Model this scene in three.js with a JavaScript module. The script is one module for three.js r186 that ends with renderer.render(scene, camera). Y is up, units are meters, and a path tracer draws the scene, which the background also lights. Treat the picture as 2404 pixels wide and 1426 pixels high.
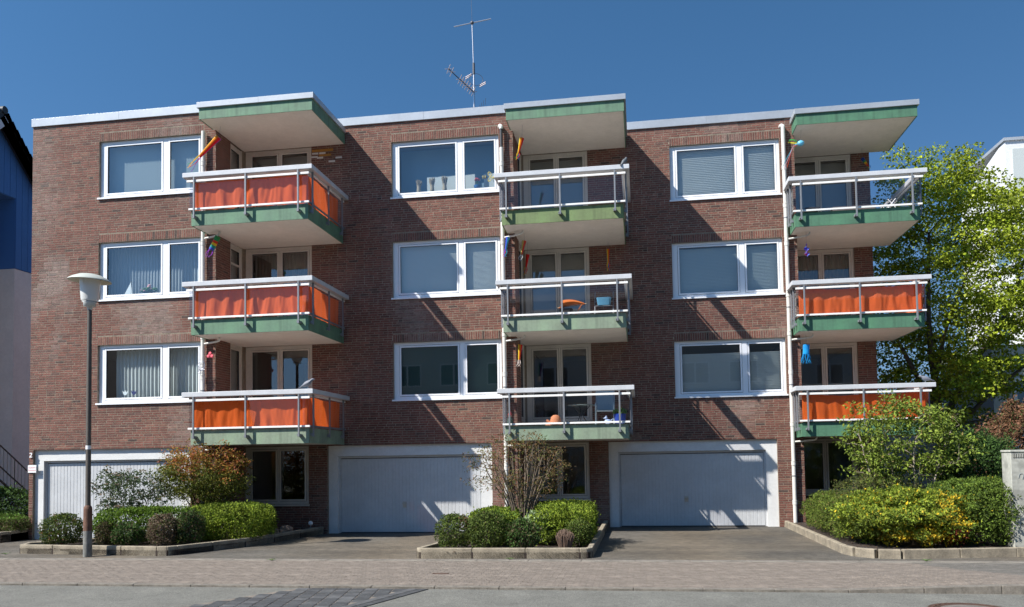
import * as THREE from 'three';
import { RoundedBoxGeometry } from 'three/addons/geometries/RoundedBoxGeometry.js';
import { mergeGeometries } from 'three/addons/utils/BufferGeometryUtils.js';
import { ImprovedNoise } from 'three/addons/math/ImprovedNoise.js';
import { FontLoader } from 'three/addons/loaders/FontLoader.js';
import { TextGeometry } from 'three/addons/geometries/TextGeometry.js';

// ------------------------------------------------------------------ camera, sky, sun, exposure
const scene = new THREE.Scene();
const V = (x, y, z) => new THREE.Vector3(x, y, z);
const FOCAL = 1925.56, PRINCIPAL_Y = 988.3;
const camera = new THREE.PerspectiveCamera(2 * Math.atan(PRINCIPAL_Y / FOCAL) * 180 / Math.PI, 2404 / (2 * PRINCIPAL_Y), 0.1, 900);
camera.setViewOffset(2404, 2 * PRINCIPAL_Y, 0, 0, 2404, 1426);
camera.position.set(16.1526, 1.9083, 19.6554);
{
  const yaw = -8.8979 * Math.PI / 180, pitch = 2.7479 * Math.PI / 180, roll = -0.9082 * Math.PI / 180;
  const fw = V(Math.sin(yaw) * Math.cos(pitch), Math.sin(pitch), -Math.cos(yaw) * Math.cos(pitch));
  const rt = V(Math.cos(yaw), 0, Math.sin(yaw)), up = rt.clone().cross(fw);
  const r2 = rt.clone().multiplyScalar(Math.cos(roll)).addScaledVector(up, Math.sin(roll));
  const u2 = up.clone().multiplyScalar(Math.cos(roll)).addScaledVector(rt, -Math.sin(roll));
  camera.quaternion.setFromRotationMatrix(new THREE.Matrix4().makeBasis(r2, u2, fw.clone().negate()));
}
scene.add(camera);
const SUN = V(-0.79, 1, 0.59).normalize();
const SKY_LEVEL = 0.067;
{
  const w = 512, h = 256, data = new Float32Array(w * h * 4), d = V(0, 0, 0);
  const sunZen = Math.acos(SUN.y);
  const phi = c => 1 - Math.exp(-0.32 / Math.max(c, 0.02)), ind = g => 0.91 + 10 * Math.exp(-3 * g) + 0.45 * Math.cos(g) ** 2;
  const norm = phi(1) * ind(sunZen);
  for (let j = 0; j < h; j++) for (let i = 0; i < w; i++) {
    const az = ((i + .5) / w - .5) * 2 * Math.PI, el = ((j + .5) / h - .5) * Math.PI;
    d.set(Math.cos(az) * Math.cos(el), Math.sin(Math.max(el, 0.01)), Math.sin(az) * Math.cos(el)).normalize();
    const g = Math.acos(Math.min(1, Math.max(-1, d.dot(SUN))));
    const L = phi(d.y) * ind(g) / norm * SKY_LEVEL;
    const t = Math.min(1, 0.85 * Math.pow(1 - d.y, 5) + 0.6 * Math.exp(-3.2 * g));
    const k = (j * w + i) * 4;
    data[k] = L * (0.30 + t * 0.55); data[k + 1] = L * (0.92 + t * 0.25); data[k + 2] = L * (2.1 - t * 0.75); data[k + 3] = 1;
  }
  const sky = new THREE.DataTexture(data, w, h, THREE.RGBAFormat, THREE.FloatType);
  sky.mapping = THREE.EquirectangularReflectionMapping; sky.magFilter = sky.minFilter = THREE.LinearFilter; sky.needsUpdate = true;
  scene.background = sky; scene.environment = sky;
}
const sun = new THREE.DirectionalLight(new THREE.Color(1, 0.955, 0.88), 2.85);
sun.position.copy(SUN).multiplyScalar(60).add(V(12, 0, 0)); sun.target.position.set(12, 0, 0);
sun.castShadow = true; sun.shadow.mapSize.set(4096, 4096);
Object.assign(sun.shadow.camera, { left: -30, right: 30, top: 30, bottom: -30, near: 1, far: 140 });
scene.add(sun, sun.target);
const renderer = new THREE.WebGLRenderer({ antialias: true });
renderer.toneMapping = THREE.LinearToneMapping;
renderer.toneMappingExposure = 3.15;
renderer.shadowMap.enabled = true;

// ------------------------------------------------------------------ helpers
function rng(seed) { let a = seed >>> 0; return () => { a = (a + 0x6D2B79F5) | 0; let t = Math.imul(a ^ (a >>> 15), 1 | a); t = (t + Math.imul(t ^ (t >>> 7), 61 | t)) ^ t; return ((t ^ (t >>> 14)) >>> 0) / 4294967296; }; }
const noise = new ImprovedNoise(), N3 = (x, y, z) => noise.noise(x, y, z);
const taken = {};
function numbered(name) { const n = taken[name] = (taken[name] ?? -1) + 1; return n ? `${name}_${String(n).padStart(3, '0')}` : name; }
function mesh(name, geo, mat, parent) { const m = new THREE.Mesh(geo, mat); m.name = name; m.castShadow = m.receiveShadow = true; if (parent) parent.add(m); return m; }
function part(name, parent) { const g = new THREE.Group(); g.name = name; parent.add(g); return g; }
function tag(o, label, category, group) { o.name = numbered(o.name); o.userData.label = label; o.userData.category = category; if (group) o.userData.group = group; scene.add(o); return o; }
function thing(name, label, category, pos = [0, 0, 0], group) { const o = new THREE.Group(); o.name = name; tag(o, label, category, group); o.position.set(...pos); return o; }
function setting(name, geo, mat, parent) { const m = mesh(parent ? name : numbered(name), geo, mat, parent || scene); if (!parent) m.userData.kind = 'structure'; return m; }
function metreUV(g) {      // texture coordinates in metres, by the main direction of each vertex normal
  const p = g.attributes.position, n = g.attributes.normal, uv = new Float32Array(p.count * 2);
  for (let i = 0; i < p.count; i++) {
    const ax = Math.abs(n.getX(i)), ay = Math.abs(n.getY(i)), az = Math.abs(n.getZ(i));
    if (ay >= ax && ay >= az) { uv[2 * i] = p.getX(i); uv[2 * i + 1] = p.getZ(i); }
    else if (ax >= az) { uv[2 * i] = p.getZ(i); uv[2 * i + 1] = p.getY(i); }
    else { uv[2 * i] = p.getX(i); uv[2 * i + 1] = p.getY(i); }
  }
  g.setAttribute('uv', new THREE.BufferAttribute(uv, 2)); return g;
}
function box(x0, x1, y0, y1, z0, z1) { const g = new THREE.BoxGeometry(x1 - x0, y1 - y0, z1 - z0); g.translate((x0 + x1) / 2, (y0 + y1) / 2, (z0 + z1) / 2); return metreUV(g); }
function rbox(x0, x1, y0, y1, z0, z1, r = 0.006, seg = 1) { const g = new RoundedBoxGeometry(x1 - x0, y1 - y0, z1 - z0, seg, Math.min(r, (x1 - x0) / 2.1, (y1 - y0) / 2.1, (z1 - z0) / 2.1)); g.translate((x0 + x1) / 2, (y0 + y1) / 2, (z0 + z1) / 2); return metreUV(g); }
function merged(list) { const a = list.map(g => { g = g.index ? g.toNonIndexed() : g; for (const k of Object.keys(g.attributes)) if (!['position', 'normal', 'uv', 'color'].includes(k)) g.deleteAttribute(k); return g; }); return mergeGeometries(a); }
function rod(a, b, r0, r1 = r0, seg = 8) { const d = b.clone().sub(a), g = new THREE.CylinderGeometry(r1, r0, d.length(), seg, 1); g.translate(0, d.length() / 2, 0); g.applyQuaternion(new THREE.Quaternion().setFromUnitVectors(V(0, 1, 0), d.normalize())); g.translate(a.x, a.y, a.z); return g; }
function tube(points, r, seg = 8, steps = points.length * 6) { return new THREE.TubeGeometry(new THREE.CatmullRomCurve3(points), steps, r, seg); }
function lathe(profile, seg = 24) { return new THREE.LatheGeometry(profile.map(p => new THREE.Vector2(p[0], p[1])), seg); }
function sheet(nu, nv, f) {   // parametric sheet, f(u, v) -> [x, y, z]
  const pos = [], uv = [], idx = [];
  for (let j = 0; j <= nv; j++) for (let i = 0; i <= nu; i++) { pos.push(...f(i / nu, j / nv)); uv.push(i / nu, j / nv); }
  for (let j = 0; j < nv; j++) for (let i = 0; i < nu; i++) { const a = j * (nu + 1) + i, b = a + 1, c = a + nu + 1, d = c + 1; idx.push(a, b, d, a, d, c); }
  const g = new THREE.BufferGeometry(); g.setAttribute('position', new THREE.Float32BufferAttribute(pos, 3)); g.setAttribute('uv', new THREE.Float32BufferAttribute(uv, 2)); g.setIndex(idx); g.computeVertexNormals(); return g;
}
function polygonSlab(pts, y0, y1) {   // pts: [x, z] outline
  const s = new THREE.Shape(pts.map(p => new THREE.Vector2(p[0], -p[1])));
  const g = new THREE.ExtrudeGeometry(s, { depth: y1 - y0, bevelEnabled: false }); g.rotateX(-Math.PI / 2); g.translate(0, y0, 0); return metreUV(g);
}
const lin = (r, g, b) => new THREE.Color().setRGB(r, g, b);
function tex(size, f, colour) {   // f(u, v) -> grey or [r, g, b], tiles
  const data = new Uint8Array(size * size * 4);
  for (let j = 0; j < size; j++) for (let i = 0; i < size; i++) { const c = f(i / size, j / size), k = (j * size + i) * 4; const a = Array.isArray(c) ? c : [c, c, c]; for (let q = 0; q < 3; q++) data[k + q] = Math.max(0, Math.min(255, a[q] * 255)); data[k + 3] = 255; }
  const t = new THREE.DataTexture(data, size, size); t.wrapS = t.wrapT = THREE.RepeatWrapping; t.magFilter = THREE.LinearFilter; t.minFilter = THREE.LinearMipmapLinearFilter; t.generateMipmaps = true; if (colour) t.colorSpace = THREE.SRGBColorSpace; t.needsUpdate = true; return t;
}
function tileNoise(u, v, freq, seed) {   // periodic value noise
  const h = (i, j) => { i = ((i % freq) + freq) % freq; j = ((j % freq) + freq) % freq; let n = Math.imul(i * 374761393 + j * 668265263 + seed * 69069, 1274126177); n ^= n >>> 13; n = Math.imul(n, 1103515245); return ((n ^ (n >>> 16)) >>> 0) / 4294967296; };
  const x = u * freq, y = v * freq, i = Math.floor(x), j = Math.floor(y), fx = x - i, fy = y - j, sx = fx * fx * (3 - 2 * fx), sy = fy * fy * (3 - 2 * fy);
  return (h(i, j) * (1 - sx) + h(i + 1, j) * sx) * (1 - sy) + (h(i, j + 1) * (1 - sx) + h(i + 1, j + 1) * sx) * sy;
}
const repeat = (t, x, y = x) => { const c = t.clone(); c.repeat.set(x, y); c.needsUpdate = true; return c; };
const grain = tex(512, (u, v) => 0.5 * tileNoise(u, v, 256, 1) + 0.3 * tileNoise(u, v, 96, 2) + 0.2 * tileNoise(u, v, 24, 3));
const mottle = tex(512, (u, v) => { const a = tileNoise(u, v, 5, 4), b = tileNoise(u, v, 13, 5), c = tileNoise(u, v, 41, 6), d = tileNoise(u, v, 200, 7), e = tileNoise(u, v, 512, 17); return 0.84 + 0.14 * (a - .5) + 0.14 * (b - .5) + 0.12 * (c - .5) + 0.12 * (d - .5) + 0.18 * (e - .5); }, true);
const streak = tex(512, (u, v) => 0.93 + 0.03 * (tileNoise(u, v, 40, 8) - .5) + 0.05 * (tileNoise(u, v * 0.999, 7, 9) - .5) + 0.03 * (tileNoise(u * 1, v, 150, 10) - .5), true);
const drip = tex(512, (u, v) => { const a = tileNoise(u, v * .05, 70, 61), b = tileNoise(u, v * .1, 24, 62), c = tileNoise(u, v, 9, 63), d = tileNoise(u, v, 60, 64); const k = .93 - .2 * Math.max(0, a - .62) - .25 * Math.max(0, b - .6) + .07 * (c - .5) + .05 * (d - .5); return [k, k * (1 + .05 * (c - .5)), k * .98]; }, true);
const driveTex = tex(1024, (u, v) => { const bands = tileNoise(u * .02, v, 19, 31), fine = tileNoise(u, v, 500, 32), mid = tileNoise(u, v, 60, 33), big = tileNoise(u, v, 6, 34); const warm = tileNoise(u, v, 4, 35); const g = 0.6 + 0.09 * (bands - .5) + 0.2 * (fine - .5) + 0.12 * (mid - .5) + 0.16 * (big - .5); return [g * (1.03 + .06 * (warm - .5)), g, g * (0.94 - .08 * (warm - .5))]; }, true);
const asphaltTex = tex(1024, (u, v) => { const fine = tileNoise(u, v, 700, 41), mid = tileNoise(u, v, 220, 42), big = tileNoise(u, v, 7, 43), sp = tileNoise(u, v, 512, 44); const g = 0.58 + 0.28 * (fine - .5) + 0.16 * (mid - .5) + 0.08 * (big - .5) + 0.05 * (tileNoise(u, v, 23, 45) - .5) + (sp > .93 ? .14 : 0); return [g * .985, g, g * .99]; }, true);
const std = (color, roughness = 0.8, extra = {}) => new THREE.MeshStandardMaterial({ color, roughness, ...extra });
const phys = (color, roughness, extra) => new THREE.MeshPhysicalMaterial({ color, roughness, side: THREE.DoubleSide, ...extra });
const M = {
  mortar: std(lin(0.34, 0.275, 0.205), 0.95, { map: repeat(mottle, 1.3), bumpMap: repeat(grain, 3), bumpScale: 0.003 }),
  brick: std(lin(1, 1, 1), 0.88, { vertexColors: true, map: repeat(mottle, 2.1, 3.7), bumpMap: repeat(grain, 4), bumpScale: 0.004 }),
  sideWall: std(lin(0.17, 0.08, 0.07), 0.9),
  frame: std(lin(0.74, 0.75, 0.77), 0.35),
  creamFrame: std(lin(0.66, 0.62, 0.55), 0.45, { map: repeat(streak, .6) }),
  plaster: std(lin(0.72, 0.72, 0.71), 0.85, { map: repeat(streak, .5), bumpMap: repeat(grain, 2), bumpScale: 0.002 }),
  green: std(lin(0.125, 0.24, 0.155), 0.7, { map: repeat(drip, .45), bumpMap: repeat(grain, 2), bumpScale: 0.002 }),
  paleGreen: std(lin(0.24, 0.31, 0.225), 0.75, { map: repeat(drip, .45), bumpMap: repeat(grain, 2), bumpScale: 0.002 }),
  moss: std(lin(0.17, 0.235, 0.1), 0.75, { map: repeat(drip, .45), bumpMap: repeat(grain, 2), bumpScale: 0.002 }),
  deepGreen: std(lin(0.08, 0.205, 0.125), 0.7, { map: repeat(drip, .45), bumpMap: repeat(grain, 2), bumpScale: 0.002 }),
  soffit: std(lin(0.78, 0.72, 0.65), 0.9, { map: repeat(streak, .13), bumpMap: repeat(grain, 2), bumpScale: 0.0015 }),
  rail: std(lin(0.2, 0.21, 0.225), 0.5, { metalness: 0.3, bumpMap: repeat(grain, 3), bumpScale: 0.001 }),
  railCap: std(lin(0.6, 0.61, 0.63), 0.45, { map: repeat(streak, .8) }),
  railWhite: std(lin(0.76, 0.75, 0.72), 0.45),
  flashing: std(lin(0.5, 0.52, 0.54), 0.36, { metalness: 0.35, map: repeat(streak, .35) }),
  glass: phys(lin(0.88, 0.94, 0.95), 0.015, { transmission: 1, thickness: 0, ior: 2.05 }),
  smoke: phys(lin(0.84, 0.84, 0.87), 0.03, { transmission: 1, thickness: 0, ior: 1.5 }),
  door: std(lin(0.55, 0.56, 0.57), 0.5, { map: repeat(streak, .4) }),
  dark: std(lin(0.02, 0.02, 0.022), 0.7),
  rubber: std(lin(0.03, 0.03, 0.035), 0.6),
  pipe: std(lin(0.7, 0.68, 0.63), 0.5, { map: repeat(streak, 1) }),
  room: std(lin(0.3, 0.27, 0.24), 0.9),
  roofing: std(lin(0.1, 0.1, 0.1), 0.95),
  concrete: std(lin(0.4, 0.34, 0.25), 0.92, { map: repeat(mottle, .9), bumpMap: repeat(grain, 2), bumpScale: 0.006 }),
  darkConcrete: std(lin(0.26, 0.232, 0.195), 0.92, { map: repeat(mottle, .9), bumpMap: repeat(grain, 2), bumpScale: 0.006 }),
  drive: std(lin(0.275, 0.25, 0.222), 0.93, { map: repeat(driveTex, .16), bumpMap: repeat(grain, 1.5), bumpScale: 0.008 }),
  asphalt: std(lin(0.51, 0.485, 0.435), 0.9, { map: repeat(asphaltTex, .35), bumpMap: repeat(grain, 2), bumpScale: 0.008 }),
  paver: std(lin(1, 1, 1), 0.92, { vertexColors: true, map: repeat(mottle, 1.1), bumpMap: repeat(grain, 2.5), bumpScale: 0.005 }),
  joint: std(lin(0.23, 0.195, 0.16), 0.95, { map: repeat(mottle, 1) }),
  soil: std(lin(0.075, 0.052, 0.04), 0.98, { map: repeat(mottle, 1.5), bumpMap: repeat(grain, 1), bumpScale: 0.03 }),
  earth: std(lin(0.1, 0.1, 0.06), 0.95, { map: repeat(mottle, .1) }),
  bark: std(lin(0.09, 0.072, 0.055), 0.9, { bumpMap: repeat(grain, 4), bumpScale: 0.004 }),
  paleBark: std(lin(0.26, 0.22, 0.17), 0.9),
  iron: std(lin(0.13, 0.07, 0.05), 0.7, { metalness: 0.4, map: repeat(mottle, 2) }),
  white: std(lin(0.75, 0.75, 0.75), 0.6),
};
const leafMat = () => phys(lin(1, 1, 1), 0.75, { vertexColors: true, transmission: 0.35, thickness: 0, ior: 1.35, specularIntensity: 0.35 });
M.leaf = leafMat();
const cloth = (r, g, b, through = 0.35) => phys(lin(r, g, b), 0.95, { transmission: through, thickness: 0, ior: 1.2 });

// ------------------------------------------------------------------ plan of the terrace: three bays, each set back behind the one before it
const BAY_X = [0, 7.6325, 15.142, 22.70], BAY_Z = [0, -1.556, -3.337, -5.118];
const WALL_END = 5.34, STOREY = 2.75, SLAB_BOTTOM = 2.405, SLAB_TOP = 2.765, PARAPET = 11.16, TOP_SOFFIT = 10.67;
const bayName = ['left', 'middle', 'right'], floorName = ['lowest', 'middle', 'top'];

// ------------------------------------------------------------------ the apartment building
const building = thing('apartment_building', 'three storey red brick apartment block with green balconies above white garages', 'building');
const rBrick = rng(11);
const bricks = { pos: [], nor: [], col: [], uv: [] }, candidates = [];
function brickColour(x, y, z) {
  const q = rBrick(), stain = N3(x * .55 + 7, y * .3 + 3, z + 1.5), k = 0.86 + 0.3 * rBrick();
  let c = q < .66 ? [0.265, 0.105, 0.083] : q < .86 ? [0.235, 0.1, 0.082] : q < .95 ? [0.18, 0.088, 0.076] : q < .985 ? [0.31, 0.15, 0.115] : [0.11, 0.065, 0.06];
  c = c.map(v => v * k * .93);
  const soot = 1 - .32 * Math.max(0, N3(x * .4 + 3, y * .45, z * .7 + 9)) - .1 * N3(x * 1.7, y * 1.3 + 5, z); c = c.map((v, i) => v * soot * (i === 0 ? .99 : i === 1 ? .96 : .87));
  let w = Math.max(0, stain - .22) * 1.1;
  if (x < 1.3 && z > -.5) w = Math.max(w, Math.max(0, N3(x * 2.2, y * .8 + 4, 2) + .25) * 1.1 * Math.exp(-(((y - 7) / 2.0) ** 2)));
  w = Math.min(.55, w * (.4 + rBrick()));
  return c.map((v, i) => v * (1 - w) + w * [0.42, 0.34, 0.3][i]);
}
function brickFaces(w, h, proud, colour) {   // front and four sloping edges, centred, facing +z
  const c = 0.003, a = [[-w / 2, -h / 2, -.002], [w / 2, -h / 2, -.002], [w / 2, h / 2, -.002], [-w / 2, h / 2, -.002]], b = [[-w / 2 + c, -h / 2 + c, proud], [w / 2 - c, -h / 2 + c, proud], [w / 2 - c, h / 2 - c, proud], [-w / 2 + c, h / 2 - c, proud]];
  const quads = [[b[0], b[1], b[2], b[3], [0, 0, 1]]];
  const side = [[0, -.8, .6], [.8, 0, .6], [0, .8, .6], [-.8, 0, .6]];
  for (let i = 0; i < 4; i++) quads.push([a[i], a[(i + 1) % 4], b[(i + 1) % 4], b[i], side[i]]);
  const out = { pos: [], nor: [], col: [] };
  for (const [p, q, r, s, n] of quads) for (const v of [p, q, r, p, r, s]) { out.pos.push(v); out.nor.push(n); out.col.push(colour); }
  return out;
}
function layBrick(frame, u0, u1, y0, y1, keepApart) {
  const w = u1 - u0, h = y1 - y0; if (w < .02 || h < .012) return;
  const u = (u0 + u1) / 2, y = (y0 + y1) / 2, at = frame.at(u, y), colour = brickColour(at.x, at.y, at.z), proud = 0.0015 + 0.003 * rBrick();
  if (keepApart) { candidates.push({ frame, at, w, h, proud, colour }); return; }
  addBrick(frame, at, w, h, proud, colour);
}
function addBrick(frame, at, w, h, proud, colour) {
  const f = brickFaces(w, h, proud, colour), o = [at.x * 1.7 + at.z, at.y * 2.3];
  for (let i = 0; i < f.pos.length; i++) {
    const [a, b, c] = f.pos[i], [na, nb, nc] = f.nor[i];
    if (frame.turn) { bricks.pos.push(at.x + c, at.y + b, at.z - a); bricks.nor.push(nc, nb, -na); }
    else { bricks.pos.push(at.x + a, at.y + b, at.z + c); bricks.nor.push(na, nb, nc); }
    bricks.col.push(...f.col[i]); bricks.uv.push(a + o[0], b + o[1]);
  }
}
const COURSE = 0.0625, JOINT = 0.011;
function layWall(frame, u0, u1, y0, y1, holes, apart) {
  const first = Math.floor((y0 - 5.12) / COURSE);
  for (let k = first; ; k++) {
    const ya = Math.max(y0, 5.12 + k * COURSE), yb = Math.min(y1, 5.12 + (k + 1) * COURSE - JOINT);
    if (5.12 + k * COURSE > y1) break;
    if (yb - ya < .012) continue;
    let runs = [[u0, u1]];
    for (const [a, b, c, d] of holes) if (d > ya + .008 && c < yb - .008) runs = runs.flatMap(([p, q]) => { const r = []; if (a - .002 > p) r.push([p, Math.min(q, a - .004)]); if (b + .002 < q) r.push([Math.max(p, b + .004), q]); return r.filter(t => t[1] - t[0] > .015); });
    for (const [p, q] of runs) {
      let u = p + ((k % 2) ? 0 : (rBrick() < .5 ? -0.125 : -0.06)) - (rBrick() < .3 ? 0.06 : 0);
      while (u < q - .015) {
        const len = rBrick() < .17 ? 0.115 : 0.24, a = Math.max(u, p), b = Math.min(u + len, q);
        if (b - a > .02) layBrick(frame, a, b, ya, yb, apart && len > .2 && a === u && b === u + len && yb - ya > .05);
        u += len + JOINT;
      }
    }
  }
}
function soldiers(frame, u0, u1, y0, y1) { const n = Math.round((u1 - u0) / 0.0625), d = (u1 - u0) / n; for (let i = 0; i < n; i++) layBrick(frame, u0 + i * d + .003, u0 + (i + 1) * d - .008, y0, y1); }
function wallShape(x0, x1, y0, y1, holes, depth) {
  const s = new THREE.Shape([new THREE.Vector2(x0, y0), new THREE.Vector2(x1, y0), new THREE.Vector2(x1, y1), new THREE.Vector2(x0, y1)]);
  for (const [a, b, c, d] of holes) s.holes.push(new THREE.Path([new THREE.Vector2(a, c), new THREE.Vector2(a, d), new THREE.Vector2(b, d), new THREE.Vector2(b, c)]));
  const g = new THREE.ExtrudeGeometry(s, { depth, bevelEnabled: false }); g.translate(0, 0, -depth); return metreUV(g);
}
// ---- windows
function frameGeo(x0, x1, y0, y1, z0, z1, t, bars = []) {   // t: thickness left/right/top/bottom or number
  const [l, r, tp, b] = Array.isArray(t) ? t : [t, t, t, t];
  const a = [rbox(x0, x0 + l, y0, y1, z0, z1, .004), rbox(x1 - r, x1, y0, y1, z0, z1, .004), rbox(x0 + l - .002, x1 - r + .002, y1 - tp, y1 - .001, z0 + .001, z1 - .002, .004), rbox(x0 + l - .002, x1 - r + .002, y0 + .001, y0 + b, z0 + .001, z1 - .002, .004)];
  for (const [c, d] of bars) a.push(rbox(c, d, y0 + b - .002, y1 - tp + .002, z0 + .002, z1 - .001, .004));
  return merged(a);
}
function makeWindow(parent, o) {   // o: w, h, panes [[x0, x1]], margins, sill, mat, transom
  const g = part('window', parent), mat = o.mat || M.frame, zf = o.z ?? -0.07;
  const bars = []; for (let i = 0; i + 1 < o.panes.length; i++) bars.push([o.panes[i][1] + .056, o.panes[i + 1][0] - .056]);
  const L = o.panes[0][0] - .056, R = o.w - o.panes[o.panes.length - 1][1] - .056;
  mesh('frame', frameGeo(0, o.w, 0, o.h, zf - .07, zf, [L, R, o.top - .056, o.bottom - .056], bars), mat, g);
  mesh('frame_core', frameGeo(.01, o.w - .01, .01, o.h - .01, zf - .066, zf - .03, [L + .02, R + .02, o.top - .03, o.bottom - .03], bars.map(b => [b[0] - .02, b[1] + .02])), M.dark, g);
  for (const [a, b] of o.panes) {
    const s = mesh('sash', frameGeo(a - .047, b + .047, o.bottom - .047, o.h - o.top + .047, zf - .028, zf + .008, .047), mat, g);
    s.name = 'sash';
    const gasket = mesh('gasket', frameGeo(a - .002, b + .002, o.bottom - .002, o.h - o.top + .002, zf - .04, zf - .002, .007), M.rubber, g);
    gasket.name = 'gasket';
    const pg = new THREE.PlaneGeometry(b - a + .01, o.h - o.top - o.bottom + .01); pg.translate((a + b) / 2, (o.bottom + o.h - o.top) / 2, zf - .025);
    mesh('pane', pg, M.glass, g);
    if (o.transom) mesh('transom', rbox(a, b, o.transom, o.transom + .05, zf - .05, zf + .004, .004), mat, g);
  }
  if (o.sill) mesh('sill', merged([rbox(-.03, o.w + .03, -.035, -.006, zf - .05, .05, .004), rbox(-.03, o.w + .03, -.05, -.03, .03, .0505, .003)]), mat, g);
  return g;
}
const GARAGE = { x0: .12, x1: 4.65, top: 2.37, dx0: .38, dx1: 4.36, dTop: 2.08 };
const WIN = { x0: 1.99, x1: 4.95, y0: 3.54, y1: 5.115 };
for (let s = 0; s < 4; s++) {
  const X = BAY_X[s], Z = BAY_Z[s], left = s ? WALL_END - (BAY_X[s] - BAY_X[s - 1]) : 0, end = s === 3 ? .2 : WALL_END;
  const holes = [], bayWall = part('brick_wall', building);
  if (s < 3) {
    for (let n = 0; n < 3; n++) holes.push([WIN.x0, WIN.x1, WIN.y0 + n * STOREY, WIN.y1 + n * STOREY]);
    holes.push([GARAGE.x0, GARAGE.x1, -.2, GARAGE.top]);
  }
  const backHoles = [];
  if (s) {
    for (let n = 0; n < 3; n++) backHoles.push([left + .02, -.31, SLAB_TOP + .2 + n * STOREY, (n < 2 ? SLAB_BOTTOM + STOREY + n * STOREY : TOP_SOFFIT)]);
    backHoles.push([left + .02, -.42, .80, 2.385]);
  }
  const all = holes.concat(backHoles), x0 = s ? left - .23 : 0;
  const shapeHoles = all.filter(h => h[2] >= 0).concat([]);
  const g = holes.length ? wallShape(x0, end, GARAGE.top, PARAPET + .06, shapeHoles.filter(h => h[2] >= GARAGE.top), .3) : wallShape(x0, end, GARAGE.top + .02, PARAPET + .06, shapeHoles.filter(h => h[2] > 2.5), .3);
  g.translate(X, 0, Z); mesh('mortar_bed', g, M.mortar, bayWall);
  const low = []; // ground storey pieces
  if (s < 3) low.push(box(X + (s ? -.42 : 0), X + GARAGE.x0, 0, GARAGE.top, Z - .3, Z), box(X + GARAGE.x1, X + end, 0, GARAGE.top, Z - .3, Z)); else low.push(box(X - .42, X + end, 0, GARAGE.top + .02, Z - .3, Z));
  if (s) low.push(box(X + x0, X - .42, 0, .8, Z - .3, Z), box(X + x0, X + left + .02, .8, GARAGE.top, Z - .3, Z));
  for (const q of low) mesh('mortar_bed', q, M.mortar, bayWall);
  const frame = { at: (u, y) => V(X + u, y, Z), wall: bayWall };
  const bandHoles = all.slice(); if (s < 3) for (let n = 0; n < 3; n++) bandHoles.push([WIN.x0, WIN.x1 + .06, WIN.y1 + n * STOREY, WIN.y1 + .228 + n * STOREY]);
  layWall(frame, left, end, 0, PARAPET + .02, bandHoles, s < 3);
  if (s < 3) for (let n = 0; n < 3; n++) soldiers(frame, WIN.x0, WIN.x1 + .05, WIN.y1 + .006 + n * STOREY, WIN.y1 + .218 + n * STOREY);
  // return wall facing the balcony
  if (s < 3) {
    const step = BAY_Z[s] - BAY_Z[s + 1], rh = [];
    for (let n = 0; n < 3; n++) rh.push([-step + .06, -.78, SLAB_TOP + .2 + n * STOREY, (n < 2 ? SLAB_BOTTOM + STOREY + n * STOREY : TOP_SOFFIT)]);
    const rg = wallShape(-step, -.3, 0, PARAPET, rh, .24); rg.rotateY(-Math.PI / 2); rg.scale(1, 1, 1);
    // shape x runs along z after the turn
    rg.translate(X + WALL_END - .24 + 0, 0, Z); mesh('mortar_bed', rg, M.mortar, bayWall);
    const rf = { turn: true, at: (u, y) => V(X + WALL_END, y, Z + u), wall: bayWall };
    layWall(rf, -step, -.004, 0, PARAPET - .5, rh.map(h => [-step, h[1], h[2], h[3]]), false);
    for (let n = 0; n < 3; n++) {
      const y0 = rh[n][2], h = rh[n][3] - y0, w = step - .06 - .78, wg = makeWindow(building, { w, h, panes: [[.13, w - .12]], top: .14, bottom: .14, z: -.06, mat: M.creamFrame, transom: n === 1 && s === 0 ? h - .55 : 0 });
      wg.rotation.y = Math.PI / 2; wg.position.set(X + WALL_END, y0, Z - .78);
      mesh('corner_post', box(X + WALL_END - .09, X + WALL_END - .03, y0, y0 + h, BAY_Z[s + 1] + .002, BAY_Z[s + 1] + .065), M.creamFrame, building);
    }
  }
  // windows of this wall
  if (s < 3) for (let n = 0; n < 3; n++) {
    const w = WIN.x1 - WIN.x0, wg = makeWindow(building, { w, h: WIN.y1 - WIN.y0 - .04, panes: [[.205, 1.765], [2.015, 2.83]], top: .135, bottom: .13, sill: true });
    wg.position.set(X + WIN.x0, WIN.y0 + .04 + n * STOREY, Z);
  }
  for (let n = 0; n < backHoles.length; n++) {
    const [a, b, c, d] = backHoles[n], w = b - a, wg = makeWindow(building, { w, h: d - c, panes: [[.2, .2 + (w - .5) / 2], [w - .14 - (w - .5) / 2, w - .14]], top: n < 3 ? .15 : .13, bottom: n < 3 ? .14 : .13, z: -.05, mat: n < 3 && s !== 3 ? M.creamFrame : M.creamFrame, sill: n === 3 });
    wg.position.set(X + a, c, Z);
  }
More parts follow.
